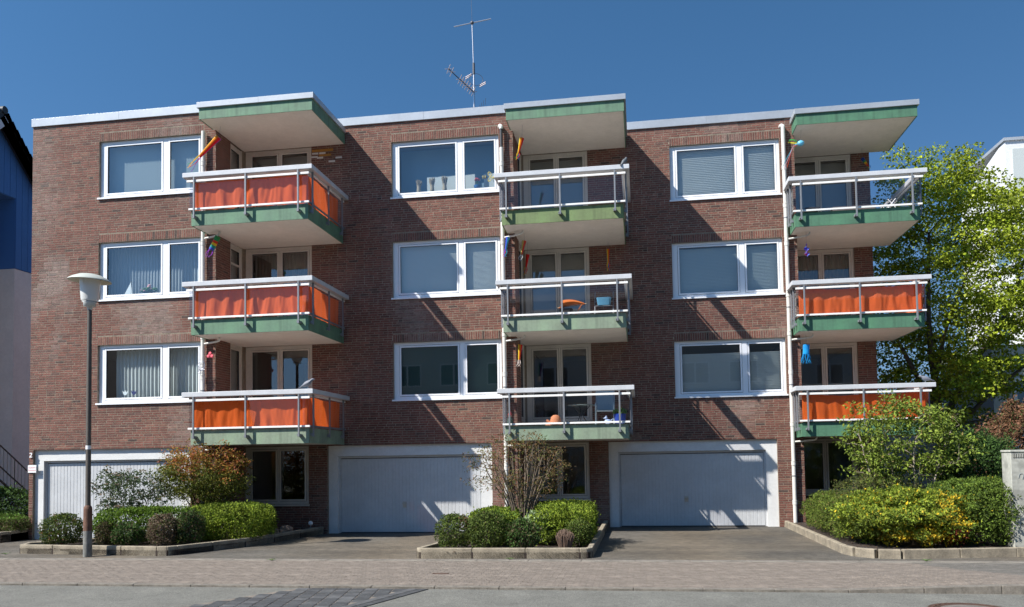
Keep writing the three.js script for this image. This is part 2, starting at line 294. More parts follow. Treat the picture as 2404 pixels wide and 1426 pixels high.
  // garage
  if (s < 3) {
    const G = GARAGE, zs = Z - .075, zd = Z - .165, sur = part('garage_surround', building);
    mesh('lintel', box(X + G.x0, X + G.x1, G.dTop, G.top - .002, zs - .2, zs), M.plaster, sur);
    mesh('jamb', box(X + G.x0, X + G.dx0, 0, G.dTop, zs - .2, zs), M.plaster, sur);
    mesh('jamb', box(X + G.dx1, X + G.x1, 0, G.dTop, zs - .2, zs), M.plaster, sur);
    const door = part('garage_door', building);
    mesh('door_frame', merged([box(X + G.dx0, X + G.dx0 + .05, .01, G.dTop - .005, zd - .05, zd + .012), box(X + G.dx1 - .05, X + G.dx1, .01, G.dTop - .005, zd - .05, zd + .012), box(X + G.dx0 + .05, X + G.dx1 - .05, G.dTop - .055, G.dTop - .006, zd - .05, zd + .011)]), M.door, door);
    const a = X + G.dx0 + .055, b = X + G.dx1 - .055, ribs = 40, rw = (b - a) / ribs, pos = [];
    const prof = []; for (let i = 0; i < ribs; i++) prof.push([a + i * rw, -.006], [a + i * rw + .009, 0], [a + (i + 1) * rw - .009, 0]); prof.push([b, -.006]);
    const yb = .03, yt = G.dTop - .075;
    for (let i = 0; i + 1 < prof.length; i++) { const [xa, za] = prof[i], [xb, zb] = prof[i + 1]; pos.push(xa, yb, zd + za, xb, yb, zd + zb, xb, yt, zd + zb, xa, yb, zd + za, xb, yt, zd + zb, xa, yt, zd + za); }
    const dg = new THREE.BufferGeometry(); dg.setAttribute('position', new THREE.Float32BufferAttribute(pos, 3)); dg.computeVertexNormals(); metreUV(dg);
    mesh('ribbed_panel', dg, M.door, door);
    mesh('backing', box(a - .01, b + .01, .02, yt + .01, zd - .05, zd - .03), M.dark, door);
    mesh('bottom_seal', box(a, b, .004, .032, zd - .03, zd - .004), M.rubber, door);
    const hx = X + 2.22, handle = part('handle', door);
    mesh('handle_plate', merged([rbox(hx - .05, hx + .05, .68, .84, zd + .001, zd + .012, .004), rod(V(hx, .79, zd + .01), V(hx, .79, zd + .05), .014), rbox(hx - .055, hx + .055, .775, .805, zd + .045, zd + .062, .006)]), std(lin(.4, .38, .34), .4, { metalness: .5 }), handle);
  }
  // parapet flashing in sheets with standing joints, and the roof behind it
  const px0 = s ? left : -.02, px1 = s === 3 ? .25 : WALL_END + .06, flash = part('parapet_flashing', building);
  for (let a = px0, i = 0; a < px1 - .01; i++) {
    const b = Math.min(px1, a + 2.6);
    mesh('metal_sheet', rbox(X + a + .001, X + b - .001, PARAPET, PARAPET + .215 + (i % 2) * .002, Z - .28, Z + .045 + (i % 2) * .002, .004), M.flashing, flash); a = b;
  }
  mesh('roof', box(X + (s ? left : 0) + .02, X + (s === 3 ? .2 : WALL_END + (s < 3 ? 2.2 : 0)) - .02, 10.95, 11.12, Z - 9, Z - .3), M.roofing, building);
  mesh('rear_wall', box(X + (s ? left : 0) - .2, X + end, 0, 11.1, Z - 9.3, Z - 9.02), M.sideWall, building);
  // inside: floors and partitions that close the rooms
  for (let n = 0; n < 4; n++) mesh('inner_floor', box(X + (s ? left : 0) + .05, X + end - .3, n * STOREY + SLAB_BOTTOM - .02 - (n === 0 ? 0 : 0), n * STOREY + SLAB_BOTTOM + .2, Z - 4, Z - .31), M.room, building);
  mesh('inner_wall', box(X + (s ? left : 0) + .05, X + end - .05, 0, 10.9, Z - 4.2, Z - 4.01), M.room, building);
  if (s) mesh('inner_wall', box(X - .2, X - .12, 0, 10.9, Z - 4, Z - .31), M.room, building);
  mesh('inner_wall', box(X + end - .3, X + end - .2, 0, 10.9, Z - 4, Z - .31), M.room, building);
}
mesh('side_wall', box(.0, .28, 0, 11.1, -9.02, -.31), M.sideWall, building);
mesh('side_wall', box(BAY_X[3] - .1, BAY_X[3] + .2, 0, 11.1, BAY_Z[3] - 9.02, BAY_Z[3] - .31), M.sideWall, building);
// the 300 bricks that show largest stay separate pieces, the others are one piece of brickwork
candidates.forEach(c => { c.d = c.at.distanceTo(camera.position); });
{
  const perWall = new Map();
  candidates.sort((a, b) => a.d - b.d);
  const tones = new Map();
  for (const c of candidates) {
    const n = perWall.get(c.frame.wall) || 0;
    const clear = c.at.y > 2.45 && c.at.y < 3.45 && c.at.x - BAY_X[BAY_Z.indexOf(c.at.z)] > 0.75 && c.at.x - BAY_X[BAY_Z.indexOf(c.at.z)] < 5.0;
    if (n < 100 && clear) {
      perWall.set(c.frame.wall, n + 1);
      const key = Math.floor(c.colour[0] * 40) + '_' + Math.floor(c.colour[1] * 40);
      if (!tones.has(key)) { const f = brickFaces(.24, COURSE - JOINT, .003, c.colour), g = new THREE.BufferGeometry(); g.setAttribute('position', new THREE.Float32BufferAttribute(f.pos.flat(), 3)); g.setAttribute('normal', new THREE.Float32BufferAttribute(f.nor.flat(), 3)); g.setAttribute('color', new THREE.Float32BufferAttribute(f.col.flat(), 3)); g.setAttribute('uv', new THREE.Float32BufferAttribute(f.pos.flatMap(p => [p[0] + tones.size * .31, p[1]]), 2)); tones.set(key, g); }
      const m = mesh('brick', tones.get(key), M.brick, c.frame.wall); m.position.copy(c.at);
    } else addBrick(c.frame, c.at, c.w, c.h, c.proud, c.colour);
  }
  const g = new THREE.BufferGeometry(); for (const [k, a, n] of [['position', bricks.pos, 3], ['normal', bricks.nor, 3], ['color', bricks.col, 3], ['uv', bricks.uv, 2]]) g.setAttribute(k, new THREE.Float32BufferAttribute(a, n));
  const m = mesh('brickwork', g, M.brick, building); m.userData.kind = 'stuff';
  console.log('bricks', bricks.pos.length / 90, 'apart', [...perWall.values()].join());
}
// patched bricks beside the top balcony of the first bay
{
  const P = (name, u0, u1, y0, y1, m) => mesh(name, rbox(BAY_X[1] + u0, BAY_X[1] + u1, y0, y1, BAY_Z[1] + .006, BAY_Z[1] + .022, .004), m, building);
  const yel = std(lin(.42, .2, .035), .8, { map: repeat(streak, 2) }), wh = std(lin(.55, .53, .5), .85);
  P('patch_strip', -.28, .33, 10.5, 10.57, yel); P('patch_strip', -.08, .27, 10.37, 10.43, yel);
  for (const [u, y] of [[-.28, 10.435], [-.07, 10.435], [-.3, 10.34], [-.14, 10.31], [.4, 10.28], [.2, 10.19]]) P('pale_brick', u, u + .18, y, y + .048, wh);
}
// ---- balconies and the roof slabs over them
const B = { x0: 5.147, x1: 8.235, z: .842 }, H = { x0: 4.987, x1: 8.396, z: .996 };
function balcony(s, n) {
  const g = part('balcony', building), back = BAY_Z[s + 1] - BAY_Z[s], y = n * STOREY, mat = s === 1 && n === 2 ? M.moss : s === 2 ? M.deepGreen : n === 0 || s === 1 ? M.paleGreen : M.green;
  g.position.set(BAY_X[s], y, BAY_Z[s]);
  mesh('slab', box(B.x0 + .02, B.x1 - .02, SLAB_BOTTOM, SLAB_TOP - .01, back + .002, B.z - .02), M.soffit, g);
  const f = SLAB_BOTTOM - .012, t = SLAB_TOP;
  mesh('fascia', rbox(B.x0, B.x1, f, t, B.z - .02, B.z, .004), mat, g);
  mesh('fascia', box(B.x1 - .02, B.x1 - .001, f, t - .001, back + .014, B.z - .02), mat, g);
  mesh('fascia', box(B.x0 + .001, B.x0 + .02, f, t - .001, .014, B.z - .02), mat, g);
  // hand rail: broad white boards mitred at the corners
  const h0 = 3.585, h1 = 3.70;
  mesh('handrail', rbox(H.x0, H.x1, h0, h1, H.z - .2, H.z, .008, 2), M.railCap, g);
  mesh('handrail', rbox(H.x1 - .2, H.x1 - .001, h0 + .001, h1 - .001, back + .01, H.z - .2, .006), M.railCap, g);
  mesh('handrail', rbox(H.x0 + .001, H.x0 + .2, h0 + .001, h1 - .001, .17, H.z - .2, .006), M.railCap, g);
  const zr = B.z + .045, xr = B.x1 + .045, xl = B.x0 - .045;
  for (const [a, b, nm] of [[2.782, 2.828, 'bottom_rail'], [3.525, 3.568, 'top_rail']]) {
    if (nm === 'top_rail') mesh(nm, rbox(xl - .02, xr + .02, 3.472, 3.524, .925, .96, .004), M.railWhite, g); else mesh(nm, rbox(xl, xr, a, b, zr - .02, zr + .018, .004), M.railWhite, g);
    mesh(nm, rbox(xr - .035, xr - .001, a + .001, b - .001, back + .02, zr - .02, .004), nm === 'top_rail' ? M.railWhite : M.rail, g);
    mesh(nm, rbox(xl + .001, xl + .035, a + .001, b - .001, .16, zr - .02, .004), M.rail, g);
  }
  const sheetGlass = (w, h, x, yy, z, turn) => { const p = new THREE.PlaneGeometry(w, h); if (turn) p.rotateY(Math.PI / 2); p.translate(x, yy, z); mesh('glass_panel', p, M.smoke, g); };
  const gy = (2.82 + 3.53) / 2, gh = 3.53 - 2.82, mid = 6.66;
  sheetGlass(mid - xl - .03, gh, (xl + .02 + mid - .01) / 2, gy, zr); sheetGlass(xr - mid - .03, gh, (xr - .02 + mid + .01) / 2, gy, zr);
  const sideLen = zr - .03 - (back + .03), zc = back + .03 + sideLen / 2;
  sheetGlass(sideLen / 2 - .01, gh, xr - .018, gy, zc - sideLen / 4, true); sheetGlass(sideLen / 2 - .01, gh, xr - .018, gy, zc + sideLen / 4, true);
  sheetGlass(zr - .03 - .17, gh, xl + .018, gy, (zr - .03 + .17) / 2, true);
  const post = (x, z, turn) => {
    const dx = turn ? .019 : .02, dz = turn ? .02 : .02, p = mesh('post', rbox(x - dx, x + dx, 2.55, h0, z - dz, z + dz, .004), M.rail, g);
    const bx = turn === 1 ? [B.x1, x - .0] : turn === -1 ? [x, B.x0] : null;
    if (bx) mesh('bracket', rbox(bx[0], bx[1], 2.57, 2.64, z - .035, z + .035, .004), M.rail, g);
    else mesh('bracket', merged([rbox(x - .05, x + .03, 2.56, 2.62, B.z, z - dz + .003, .004), rod(V(x - .035, 2.6, z - .01), V(x - .035, 2.6, z + .02), .014)]), M.rail, g);
    return p;
  };
  for (const x of [5.29, 6.66, 8.03]) post(x, .97, 0);
  for (const z of [.72, (back + .8) / 2 + .05, back + .25]) post(xr + .02, z, 1);
  for (const z of [.62, .3]) post(xl - .02, z, -1);
  // drain spout below the slab
  mesh('drain_spout', tube([V(5.62, SLAB_BOTTOM - .02, .3), V(5.6, SLAB_BOTTOM - .075, .28), V(5.45, SLAB_BOTTOM - .1, .2), V(5.06, SLAB_BOTTOM - .13, .1)], .027, 8, 20), M.pipe, g);
}
function roofSlab(s) {
  const g = part('balcony_roof', building), back = BAY_Z[s + 1] - BAY_Z[s], mat = s === 2 ? M.deepGreen : M.green;
  g.position.set(BAY_X[s], 0, BAY_Z[s]);
  const x0 = 5.28, x1 = 8.3, z1 = .729;
  mesh('slab', box(x0 + .02, x1 - .02, TOP_SOFFIT, 10.97, back + .002, z1 - .02), M.soffit, g);
  mesh('fascia', rbox(x0, x1, TOP_SOFFIT - .012, 10.955, z1 - .02, z1, .004), mat, g);
  mesh('fascia', box(x1 - .02, x1 - .001, TOP_SOFFIT - .012, 10.954, back + .014, z1 - .02), mat, g);
  mesh('fascia', box(x0 + .001, x0 + .02, TOP_SOFFIT - .012, 10.954, .05, z1 - .02), mat, g);
  mesh('metal_edge', rbox(x0 - .045, 6.9, 10.945, 11.085, z1 - .1, z1 + .045, .004), M.flashing, g);
  mesh('metal_edge', rbox(6.902, x1 + .045, 10.945, 11.087, z1 - .1, z1 + .046, .004), M.flashing, g);
  mesh('metal_edge', rbox(x1 - .1, x1 + .044, 10.946, 11.086, back + .05, z1 - .1, .004), M.flashing, g);
  mesh('metal_edge', rbox(x0 - .044, x0 + .1, 10.946, 11.084, .05, z1 - .1, .004), M.flashing, g);
  mesh('roofing_felt', box(x0 + .1, x1 - .1, 10.972, 11.04, back + .05, z1 - .1), M.roofing, g);
}
for (let s = 0; s < 3; s++) { for (let n = 0; n < 3; n++) balcony(s, n); roofSlab(s); }
// ---- rain pipes
for (let s = 0; s < 3; s++) {
  const g = part('rain_pipe', building), x = 5.045, z = .1, top = s === 2 ? 10.85 : s === 1 ? 10.2 : 10.62;
  g.position.set(BAY_X[s], 0, BAY_Z[s]);
  mesh('pipe', rod(V(x, .02, z), V(x, top, z), .053, .053, 14), M.pipe, g);
  if (s === 1) mesh('black_pipe', rod(V(x, 10.2, z), V(x, 10.72, z), .042, .042, 12), M.rubber, g);
  if (s !== 0) mesh('elbow', tube([V(x, top + (s === 1 ? .5 : -.02), z), V(x, top + (s === 1 ? .56 : .04), z), V(x - .03, top + (s === 1 ? .6 : .08), z - .03), V(x - .05, top + (s === 1 ? .6 : .08), z - .12)], .055, 10, 14), M.pipe, g);
  for (let k = 0, y = .6; y < top - .2; k++, y += (k % 3 ? 1.05 : 1.4)) {
    mesh('collar', merged([rod(V(x, y, z), V(x, y + .1, z), .063, .063, 14), rod(V(x, y + .1, z), V(x, y + .112, z), .068, .068, 14)]), M.pipe, g);
    if (k % 2) mesh('clamp', merged([rod(V(x, y - .3, z), V(x, y - .27, z), .058, .058, 12), box(x - .01, x + .01, y - .3, y - .27, 0, z - .05)]), M.rail, g);
  }
}
// ---- house number and driveway sign
const font = await new FontLoader().loadAsync('fonts/droid/droid_sans_bold.typeface.json');
{
  const t = new TextGeometry('2', { font, size: .125, depth: .014, curveSegments: 6, bevelEnabled: false }); t.translate(.025, 2.18, .02);
  tag(mesh('house_number', t, M.white), 'white numeral 2 fixed to the brick pier above the driveway sign', 'house number');
  const c = document.createElement('canvas'); c.width = 256; c.height = 208; const x = c.getContext('2d');
  x.fillStyle = '#f1efee'; x.fillRect(0, 0, 256, 208); x.fillStyle = '#b8434a'; x.font = 'bold 52px sans-serif'; x.textAlign = 'center'; x.fillText('Ausfahrt', 128, 88, 230); x.fillText('freihalten', 128, 160, 236);
  const ct = new THREE.CanvasTexture(c); ct.colorSpace = THREE.SRGBColorSpace;
  const sg = thing('driveway_sign', 'small white enamel plate with red lettering on the left brick pier', 'sign', [-.015, 1.77, .02]);
  mesh('plate', rbox(0, .25, 0, .205, -.006, .004, .003), M.white, sg);
  const f = new THREE.PlaneGeometry(.244, .199); f.translate(.125, .1025, .006); mesh('lettering', f, std(lin(.85, .85, .85), .5, { map: ct }), sg);
}

// ------------------------------------------------------------------ curtains and blinds behind the windows
const inBay = (s, x, y, z) => V(BAY_X[s] + x, y, BAY_Z[s] + z);
function pleats(x0, x1, y0, y1, wave, amp, seed, lean = 0) {
  const w = x1 - x0, n = Math.ceil(w / wave * 8);
  return sheet(n, 3, (u, v) => { const x = x0 + u * w, k = x / wave * 2 * Math.PI; return [x + lean * v * Math.sin(k), y0 + v * (y1 - y0), amp * Math.sin(k + 1.5 * N3(x * 1.3, seed, v)) * (.7 + .6 * N3(x * 2, seed, 3)) * (1.1 - .3 * v)]; });
}
function slats(x0, x1, y0, y1, pitch, tilt) { const a = []; const n = Math.floor((y1 - y0) / pitch); for (let i = 0; i < n; i++) { const y = y0 + i * pitch; a.push(sheet(1, 2, (u, v) => [x0 + u * (x1 - x0), y + v * pitch * .97, tilt * (v - .5) + .006 * Math.sin(v * Math.PI)])); } return merged(a); }
function uprightSlats(x0, x1, y0, y1, pitch) { const a = []; for (let x = x0; x < x1 - .02; x += pitch) a.push(sheet(2, 1, (u, v) => [x + u * pitch * 1.05, y0 + v * (y1 - y0), -.03 * (u - .5)])); return merged(a); }
const CLOTHS = { sheer: cloth(.46, .49, .52, .3), blind: cloth(.46, .51, .52, .25), pale: cloth(.68, .7, .69, .3), darkBlind: cloth(.08, .14, .135, .2), grey: cloth(.22, .22, .2, .2), brown: cloth(.14, .12, .1, .2), blueSheer: cloth(.26, .37, .46, .3) };
function hang(name, geo, mat, s, y, z, label, category) { const m = tag(mesh(name, geo, mat), label, category); m.position.copy(inBay(s, 0, y, z)); return m; }
const W0 = WIN.x0 + .1, W1 = WIN.x1 - .06, WB = WIN.y0 + .1, WT = WIN.y1 - .05;
hang('vertical_blind', uprightSlats(W0, W1, WB, WT, .09), CLOTHS.blind, 0, 2 * STOREY, -.3, 'pale vertical blind filling the top window of the left bay', 'blind');
hang('net_curtain', pleats(W0, W1, WB, WT, .09, .03, 3), CLOTHS.sheer, 0, STOREY, -.42, 'pleated net curtain behind the white paper sail in the left bay', 'curtain');
hang('net_curtain', pleats(W0 + .2, W1, WB, WT, .11, .035, 5), CLOTHS.pale, 0, 0, -.34, 'pleated white curtain behind two tulip stickers in the lowest left window', 'curtain');
hang('sheer_panel', pleats(W0, W1, WB, WT, .5, .006, 7), CLOTHS.blueSheer, 1, 2 * STOREY, -.62, 'smooth bluish curtain behind three dried grass bundles', 'curtain');
hang('half_curtain', pleats(2.85, 4.2, WB + .03, WB + .62, .4, .004, 8), CLOTHS.pale, 1, 2 * STOREY, -.5, 'low white panel curtain behind the dried grass bundles', 'curtain');
hang('half_curtain', pleats(4.45, W1, WB + .03, WB + .6, .4, .004, 9), CLOTHS.pale, 1, 2 * STOREY, -.5, 'narrow white panel curtain behind the yellow bee ornament', 'curtain');
hang('venetian_blind', slats(W0, W1, WB, WT, .032, .012), CLOTHS.pale, 1, STOREY, -.2, 'light venetian blind in the middle window of the middle bay', 'blind');
hang('venetian_blind', slats(W0, W1, WB, WT, .032, .026), CLOTHS.darkBlind, 1, 0, -.2, 'dark green venetian blind in the lowest window of the middle bay', 'blind');
hang('venetian_blind', slats(W0, W1, WB, WT, .05, .02), CLOTHS.pale, 2, 2 * STOREY, -.18, 'closed pale venetian blind in the top window of the right bay', 'blind');
hang('venetian_blind', slats(W0, W1, WB, WT - .1, .04, .018), CLOTHS.blind, 2, STOREY, -.2, 'bluish venetian blind in the middle window of the right bay', 'blind');
hang('pleated_blind', slats(W0, W1, WB, WT - .3, .045, .022), CLOTHS.pale, 2, 0, -.16, 'pleated blind drawn up most of the lowest window of the right bay', 'blind');
for (let s = 0; s < 3; s++) for (let n = 0; n < 3; n++) {
  const gap = BAY_X[s + 1] - BAY_X[s], x0 = 5.34 + .12, x1 = gap - .4, y0 = SLAB_TOP + .34, y1 = SLAB_BOTTOM + STOREY - .12;
  if (s === 1 && n === 0 || s === 0 && n === 0) continue;
  const z = BAY_Z[s + 1] - BAY_Z[s] - .3;
  const kind = s === 2 && n === 0 ? ['pleated_blind', slats(x0, x1, y0, y0 + .95, .05, .02), CLOTHS.grey, 'blind'] : s === 0 && n === 1 || s === 2 && n === 1 ? ['net_curtain', pleats(x0, x1, y0, y1, .1, .03, s + 11), CLOTHS.brown, 'curtain'] : ['roller_blind', pleats(x0, x1, y0 + (s === 1 ? .0 : 0), y1, .6, .004, s), s === 1 && n === 1 ? CLOTHS.grey : s === 1 ? CLOTHS.grey : CLOTHS.grey, 'blind'];
  hang(kind[0], kind[1], kind[2], s, n * STOREY, z, `dim ${kind[0].replace('_', ' ')} in the ${floorName[n]} balcony window beside the ${bayName[s]} bay`, kind[3]);
}
// ------------------------------------------------------------------ ornaments in the windows
const straw = std(lin(.34, .27, .19), .9), RED = std(lin(.5, .05, .05), .6), YELLOW = std(lin(.65, .45, .05), .6), BLACK = std(lin(.02, .02, .02), .6), LEAFGREEN = std(lin(.06, .16, .04), .8);
function grassBundle(x, y, h, seed, label) {
  const r = rng(seed), p = inBay(1, x, y, -.22), g = thing('dried_grass_bundle', label, 'dried flowers', [p.x, p.y, p.z], 'dried grass bundles'), a = [];
  mesh('wrapping', lathe([[.001, 0], [.055, 0], [.06, .1], [.05, .2], [.062, .24]], 14), straw, g);
  for (let i = 0; i < 70; i++) { const t = r() * 6.28, q = .09 * Math.sqrt(r()); a.push(rod(V(.4 * q * Math.cos(t), .15, .4 * q * Math.sin(t)), V(q * Math.cos(t), h * (.85 + .2 * r()), q * Math.sin(t)), .003, .007, 4)); }
  mesh('grass_stalks', merged(a), straw, g);
}
grassBundle(2.69, 9.2, .37, 1, 'dried grass bundle farthest from the yellow bee ornament'); grassBundle(3.06, 9.2, .41, 2, 'dried grass bundle standing between two others at the window'); grassBundle(3.41, 9.2, .43, 3, 'dried grass bundle beside the window mullion, nearest the bee');
{
  let p = inBay(1, 4.66, 9.5, -.13), g = thing('bee_ornament', 'yellow and black bee ornament stuck inside the top middle window', 'ornament', [p.x, p.y, p.z]);
  const b1 = new THREE.SphereGeometry(.055, 14, 10); b1.scale(1.5, .8, .3); b1.rotateZ(-.2); b1.translate(-.13, .02, 0); mesh('body', b1, BLACK, g);
  for (const k of [-1, 0, 1]) { const s = new THREE.TorusGeometry(.04, .008, 6, 16); s.rotateY(Math.PI / 2); s.scale(1, 1, .35); s.translate(-.13 + k * .035, .02, 0); mesh('stripe', s, YELLOW, g); }
  for (const k of [-1, 1]) { const w = new THREE.TorusGeometry(.06, .014, 8, 20); w.scale(.65, 1, .4); w.rotateZ(k * .5); w.translate(.02, .02 + k * .07, 0); mesh('wing', w, YELLOW, g); }
  const hd = new THREE.SphereGeometry(.035, 12, 8); hd.scale(1, 1, .4); hd.translate(.12, -.01, 0); mesh('head', hd, YELLOW, g);
  mesh('feeler', merged([rod(V(.14, .01, 0), V(.19, .07, 0), .006), rod(V(.1, -.03, 0), V(.13, -.14, 0), .005)]), BLACK, g);
  p = inBay(1, 4.31, 9.2, -.25); g = thing('potted_flower', 'red flower in a blue pot beside the yellow bee ornament', 'flower', [p.x, p.y, p.z]);
  mesh('pot', lathe([[.001, 0], [.06, 0], [.1, .14], [.085, .15], [.06, .02]], 18), std(lin(.05, .15, .35), .4), g);
  const pet = []; for (let i = 0; i < 7; i++) { const s = new THREE.SphereGeometry(.035, 8, 6); s.scale(1, .7, 1); s.translate(.045 * Math.cos(i), .3 + .01 * (i % 3), .045 * Math.sin(i)); pet.push(s); }
  mesh('blossom', merged(pet), RED, g); mesh('stalk', rod(V(0, .12, 0), V(0, .3, 0), .008), LEAFGREEN, g);
  p = inBay(0, 2.72, 6.48, -.24); g = thing('paper_sail', 'white triangular paper sail standing inside the middle left window', 'ornament', [p.x, p.y, p.z]);
  const sh = new THREE.Shape([new THREE.Vector2(-.13, .02), new THREE.Vector2(.1, .02), new THREE.Vector2(.06, .34)]); const sg = new THREE.ExtrudeGeometry(sh, { depth: .006, bevelEnabled: false }); mesh('sail', sg, M.white, g);
  mesh('mast', rod(V(.065, -.02, .003), V(.065, .37, .003), .006), straw, g);
  p = inBay(0, 3.3, 6.45, -.26); g = thing('flower_arrangement', 'pink and green flower arrangement on the sill beside the paper sail', 'flowers', [p.x, p.y, p.z]);
  mesh('bowl', lathe([[.001, 0], [.09, 0], [.16, .07], [.14, .08], [.08, .02]], 18), BLACK, g);
  const rr = rng(5), lf = [], fl = []; for (let i = 0; i < 60; i++) { const t = rr() * 6.28, q = .25 * Math.sqrt(rr()), s = new THREE.SphereGeometry(.02 + .015 * rr(), 6, 4); s.scale(1.3, .6, 1); s.translate(q * Math.cos(t), .1 + .1 * rr(), .4 * q * Math.sin(t)); (i % 4 ? lf : fl).push(s); } for (let i = 0; i < 8; i++) { const s = new THREE.SphereGeometry(.035, 8, 6); s.translate(-.02 + .05 * rr(), .18 + .08 * rr(), .03 * rr()); fl.push(s); }
  mesh('leaves', merged(lf), LEAFGREEN, g); mesh('blossoms', merged(fl), std(lin(.6, .28, .3), .7), g);
  const tulip = (x, m, label) => { const t = new THREE.Shape(); t.moveTo(0, -.06); t.quadraticCurveTo(.07, -.05, .08, .07); t.lineTo(.035, .02); t.lineTo(0, .075); t.lineTo(-.035, .02); t.lineTo(-.08, .07); t.quadraticCurveTo(-.07, -.05, 0, -.06); const q = inBay(0, x, 3.84, -.11); const o = tag(mesh('tulip_sticker', new THREE.ExtrudeGeometry(t, { depth: .003, bevelEnabled: false }), m), label, 'sticker'); o.position.copy(q); };
  tulip(2.72, M.white, 'white tulip sticker on the lowest left window'); tulip(2.97, std(lin(.03, .04, .16), .5), 'dark blue tulip sticker on the lowest left window');
}
// ------------------------------------------------------------------ orange cloth screens inside the balcony railings
function clothScreen(s, n, seed, mat, label, sag = 0) {
  const back = BAY_Z[s + 1] - BAY_Z[s], xa = B.x0 + .03, xb = B.x1 - .028, zb = .832, front = xb - xa, side = zb - (back + .3), total = front + side;
  const g = sheet(320, 14, (u, v) => {
    const d = u * total, on = d < front, top = 3.52 - .03 * Math.abs(Math.sin(d * 2.2 + seed)) - sag * Math.max(0, Math.sin(d * 1.1)) , y = 2.79 + v * (top - 2.79);
    const lean = d + .22 * v * N3(d * .9, seed, 1);
    const k = .017 * Math.sin(lean * 17 + 2.6 * N3(d * 1.1, seed * 3.1, .5)) + .045 * N3(lean * 4.2, v * .7, seed) + .02 * N3(lean * 11, v * 1.7, seed + 4);
    const off = Math.max(-.07, Math.min(.022, k * (.6 + .4 * (1 - v * .6)) - .01));
    return on ? [xa + d, y, zb + off * Math.min(1, (front - d) * 8 + .15)] : [xb + off * .5 * Math.min(1, (d - front) * 6), y, zb - (d - front)];
  });
  const m = tag(mesh('cloth_screen', g, mat), label, 'cloth screen', 'orange balcony screens'); m.position.copy(inBay(s, 0, n * STOREY, 0));
}
const ORANGE = cloth(.86, .16, .025, .4), REDORANGE = cloth(.86, .17, .045, .4);
clothScreen(0, 2, 1.3, REDORANGE, 'orange cloth screen on the top balcony beside the left bay'); clothScreen(0, 1, 4.7, REDORANGE, 'orange cloth screen on the middle balcony beside the left bay'); clothScreen(0, 0, 8.2, ORANGE, 'orange cloth screen on the lowest balcony of the left bay, under the long grey bird');
clothScreen(2, 1, 11.9, REDORANGE, 'orange cloth screen on the middle balcony at the right end', .04); clothScreen(2, 0, 15.4, ORANGE, 'orange cloth screen on the lowest right balcony behind the shrub', .06);
// ------------------------------------------------------------------ wind socks and hanging spinners
const RAINBOW = [[.7, .02, .03], [.75, .2, .02], [.8, .6, .03], [.04, .35, .08], [.03, .2, .6], [.25, .04, .4]];
function colouredSheet(nu, nv, f, colour) { const g = sheet(nu, nv, f).toNonIndexed(), p = g.attributes.uv, c = []; for (let i = 0; i < p.count; i += 3) { const u = (p.getX(i) + p.getX(i + 1) + p.getX(i + 2)) / 3, v = (p.getY(i) + p.getY(i + 1) + p.getY(i + 2)) / 3, q = colour(u, v); for (let k = 0; k < 3; k++) c.push(...q); } g.setAttribute('color', new THREE.Float32BufferAttribute(c, 3)); g.computeVertexNormals(); return g; }
const paintedCloth = phys(lin(1, 1, 1), .9, { vertexColors: true, transmission: .35, thickness: 0, ior: 1.2 });
function windsock(s, top, tip, r, label, o = {}) {   // top, tip in bay coordinates
  const a = inBay(s, ...top), b = inBay(s, ...tip), g = thing('windsock', label, 'windsock', [a.x, a.y, a.z], 'wind socks on the balconies'), d = b.clone().sub(a), len = d.length(), body = o.body ?? .6;
  const inner = new THREE.Group(); d.normalize();
  const q = new THREE.Quaternion().setFromUnitVectors(V(0, -1, 0), d), put = geo => { geo.applyQuaternion(q); return geo; };
  const bands = o.bands || RAINBOW, end = r * (o.taper ?? .45);
  mesh('sleeve', put(colouredSheet(24, 12, (u, v) => { const t = u * Math.PI * 2, rr = (r + (end - r) * v) * (1 + .1 * N3(u * 5, v * 3, r * 40)); return [rr * Math.cos(t), -v * len * body, rr * Math.sin(t)]; }, (u, v) => bands[Math.floor((o.across ? v : u) * bands.length) % bands.length])), paintedCloth, g);
  const tails = o.tails ?? 5; for (let i = 0; i < tails; i++) { const t = i / tails * 6.28 + .4, c = bands[(i + (o.across ? 1 : 0)) % bands.length]; mesh('streamer', put(colouredSheet(2, 10, (u, v) => { const sw = .035 * v * Math.sin(v * 5 + i * 2); return [end * Math.cos(t) + (u - .5) * .018 * (1 - .4 * v) + sw + .03 * v * Math.cos(t), -len * (body + v * (1 - body) * (.85 + .15 * ((i * 7) % 3) / 2)), end * Math.sin(t) + .04 * v * Math.sin(t + i)]; }, () => o.tailColour || c)), paintedCloth, g); }
  mesh('cord', rod(V(0, 0, 0), V(o.hook?.[0] ?? .01, o.hook?.[1] ?? .3, 0), .003, .003, 4), M.rail, g);
}
windsock(0, [5.64, 10.3, .4], [4.8, 9.53, .42], .075, 'rainbow windsock streaming out from the top balcony of the left bay', { body: .62, taper: .5, tails: 6, hook: [.05, .28] });
windsock(0, [5.6, 7.74, .35], [5.3, 7.2, .35], .07, 'green and rainbow windsock with purple legs by the middle left balcony', { body: .62, taper: .9, across: true, bands: [[.04, .25, .08], [.04, .3, .1], [.7, .05, .03], [.8, .5, .03], [.03, .3, .2], [.06, .12, .5]], tails: 4, tailColour: [.3, .06, .45], hook: [.02, .1] });
windsock(1, [5.64, 10.29, .4], [5.5, 9.73, .4], .06, 'slim rainbow windsock hanging from the top balcony roof of the middle bay', { body: .65, taper: .4, hook: [.02, .35] });
windsock(1, [5.22, 7.72, .32], [5.12, 7.2, .32], .05, 'blue and red windsock in front of the white rain pipe of the middle bay', { body: .6, bands: [[.04, .3, .4], [.05, .1, .6], [.4, .05, .5], [.75, .05, .05]], hook: [.02, .12] });
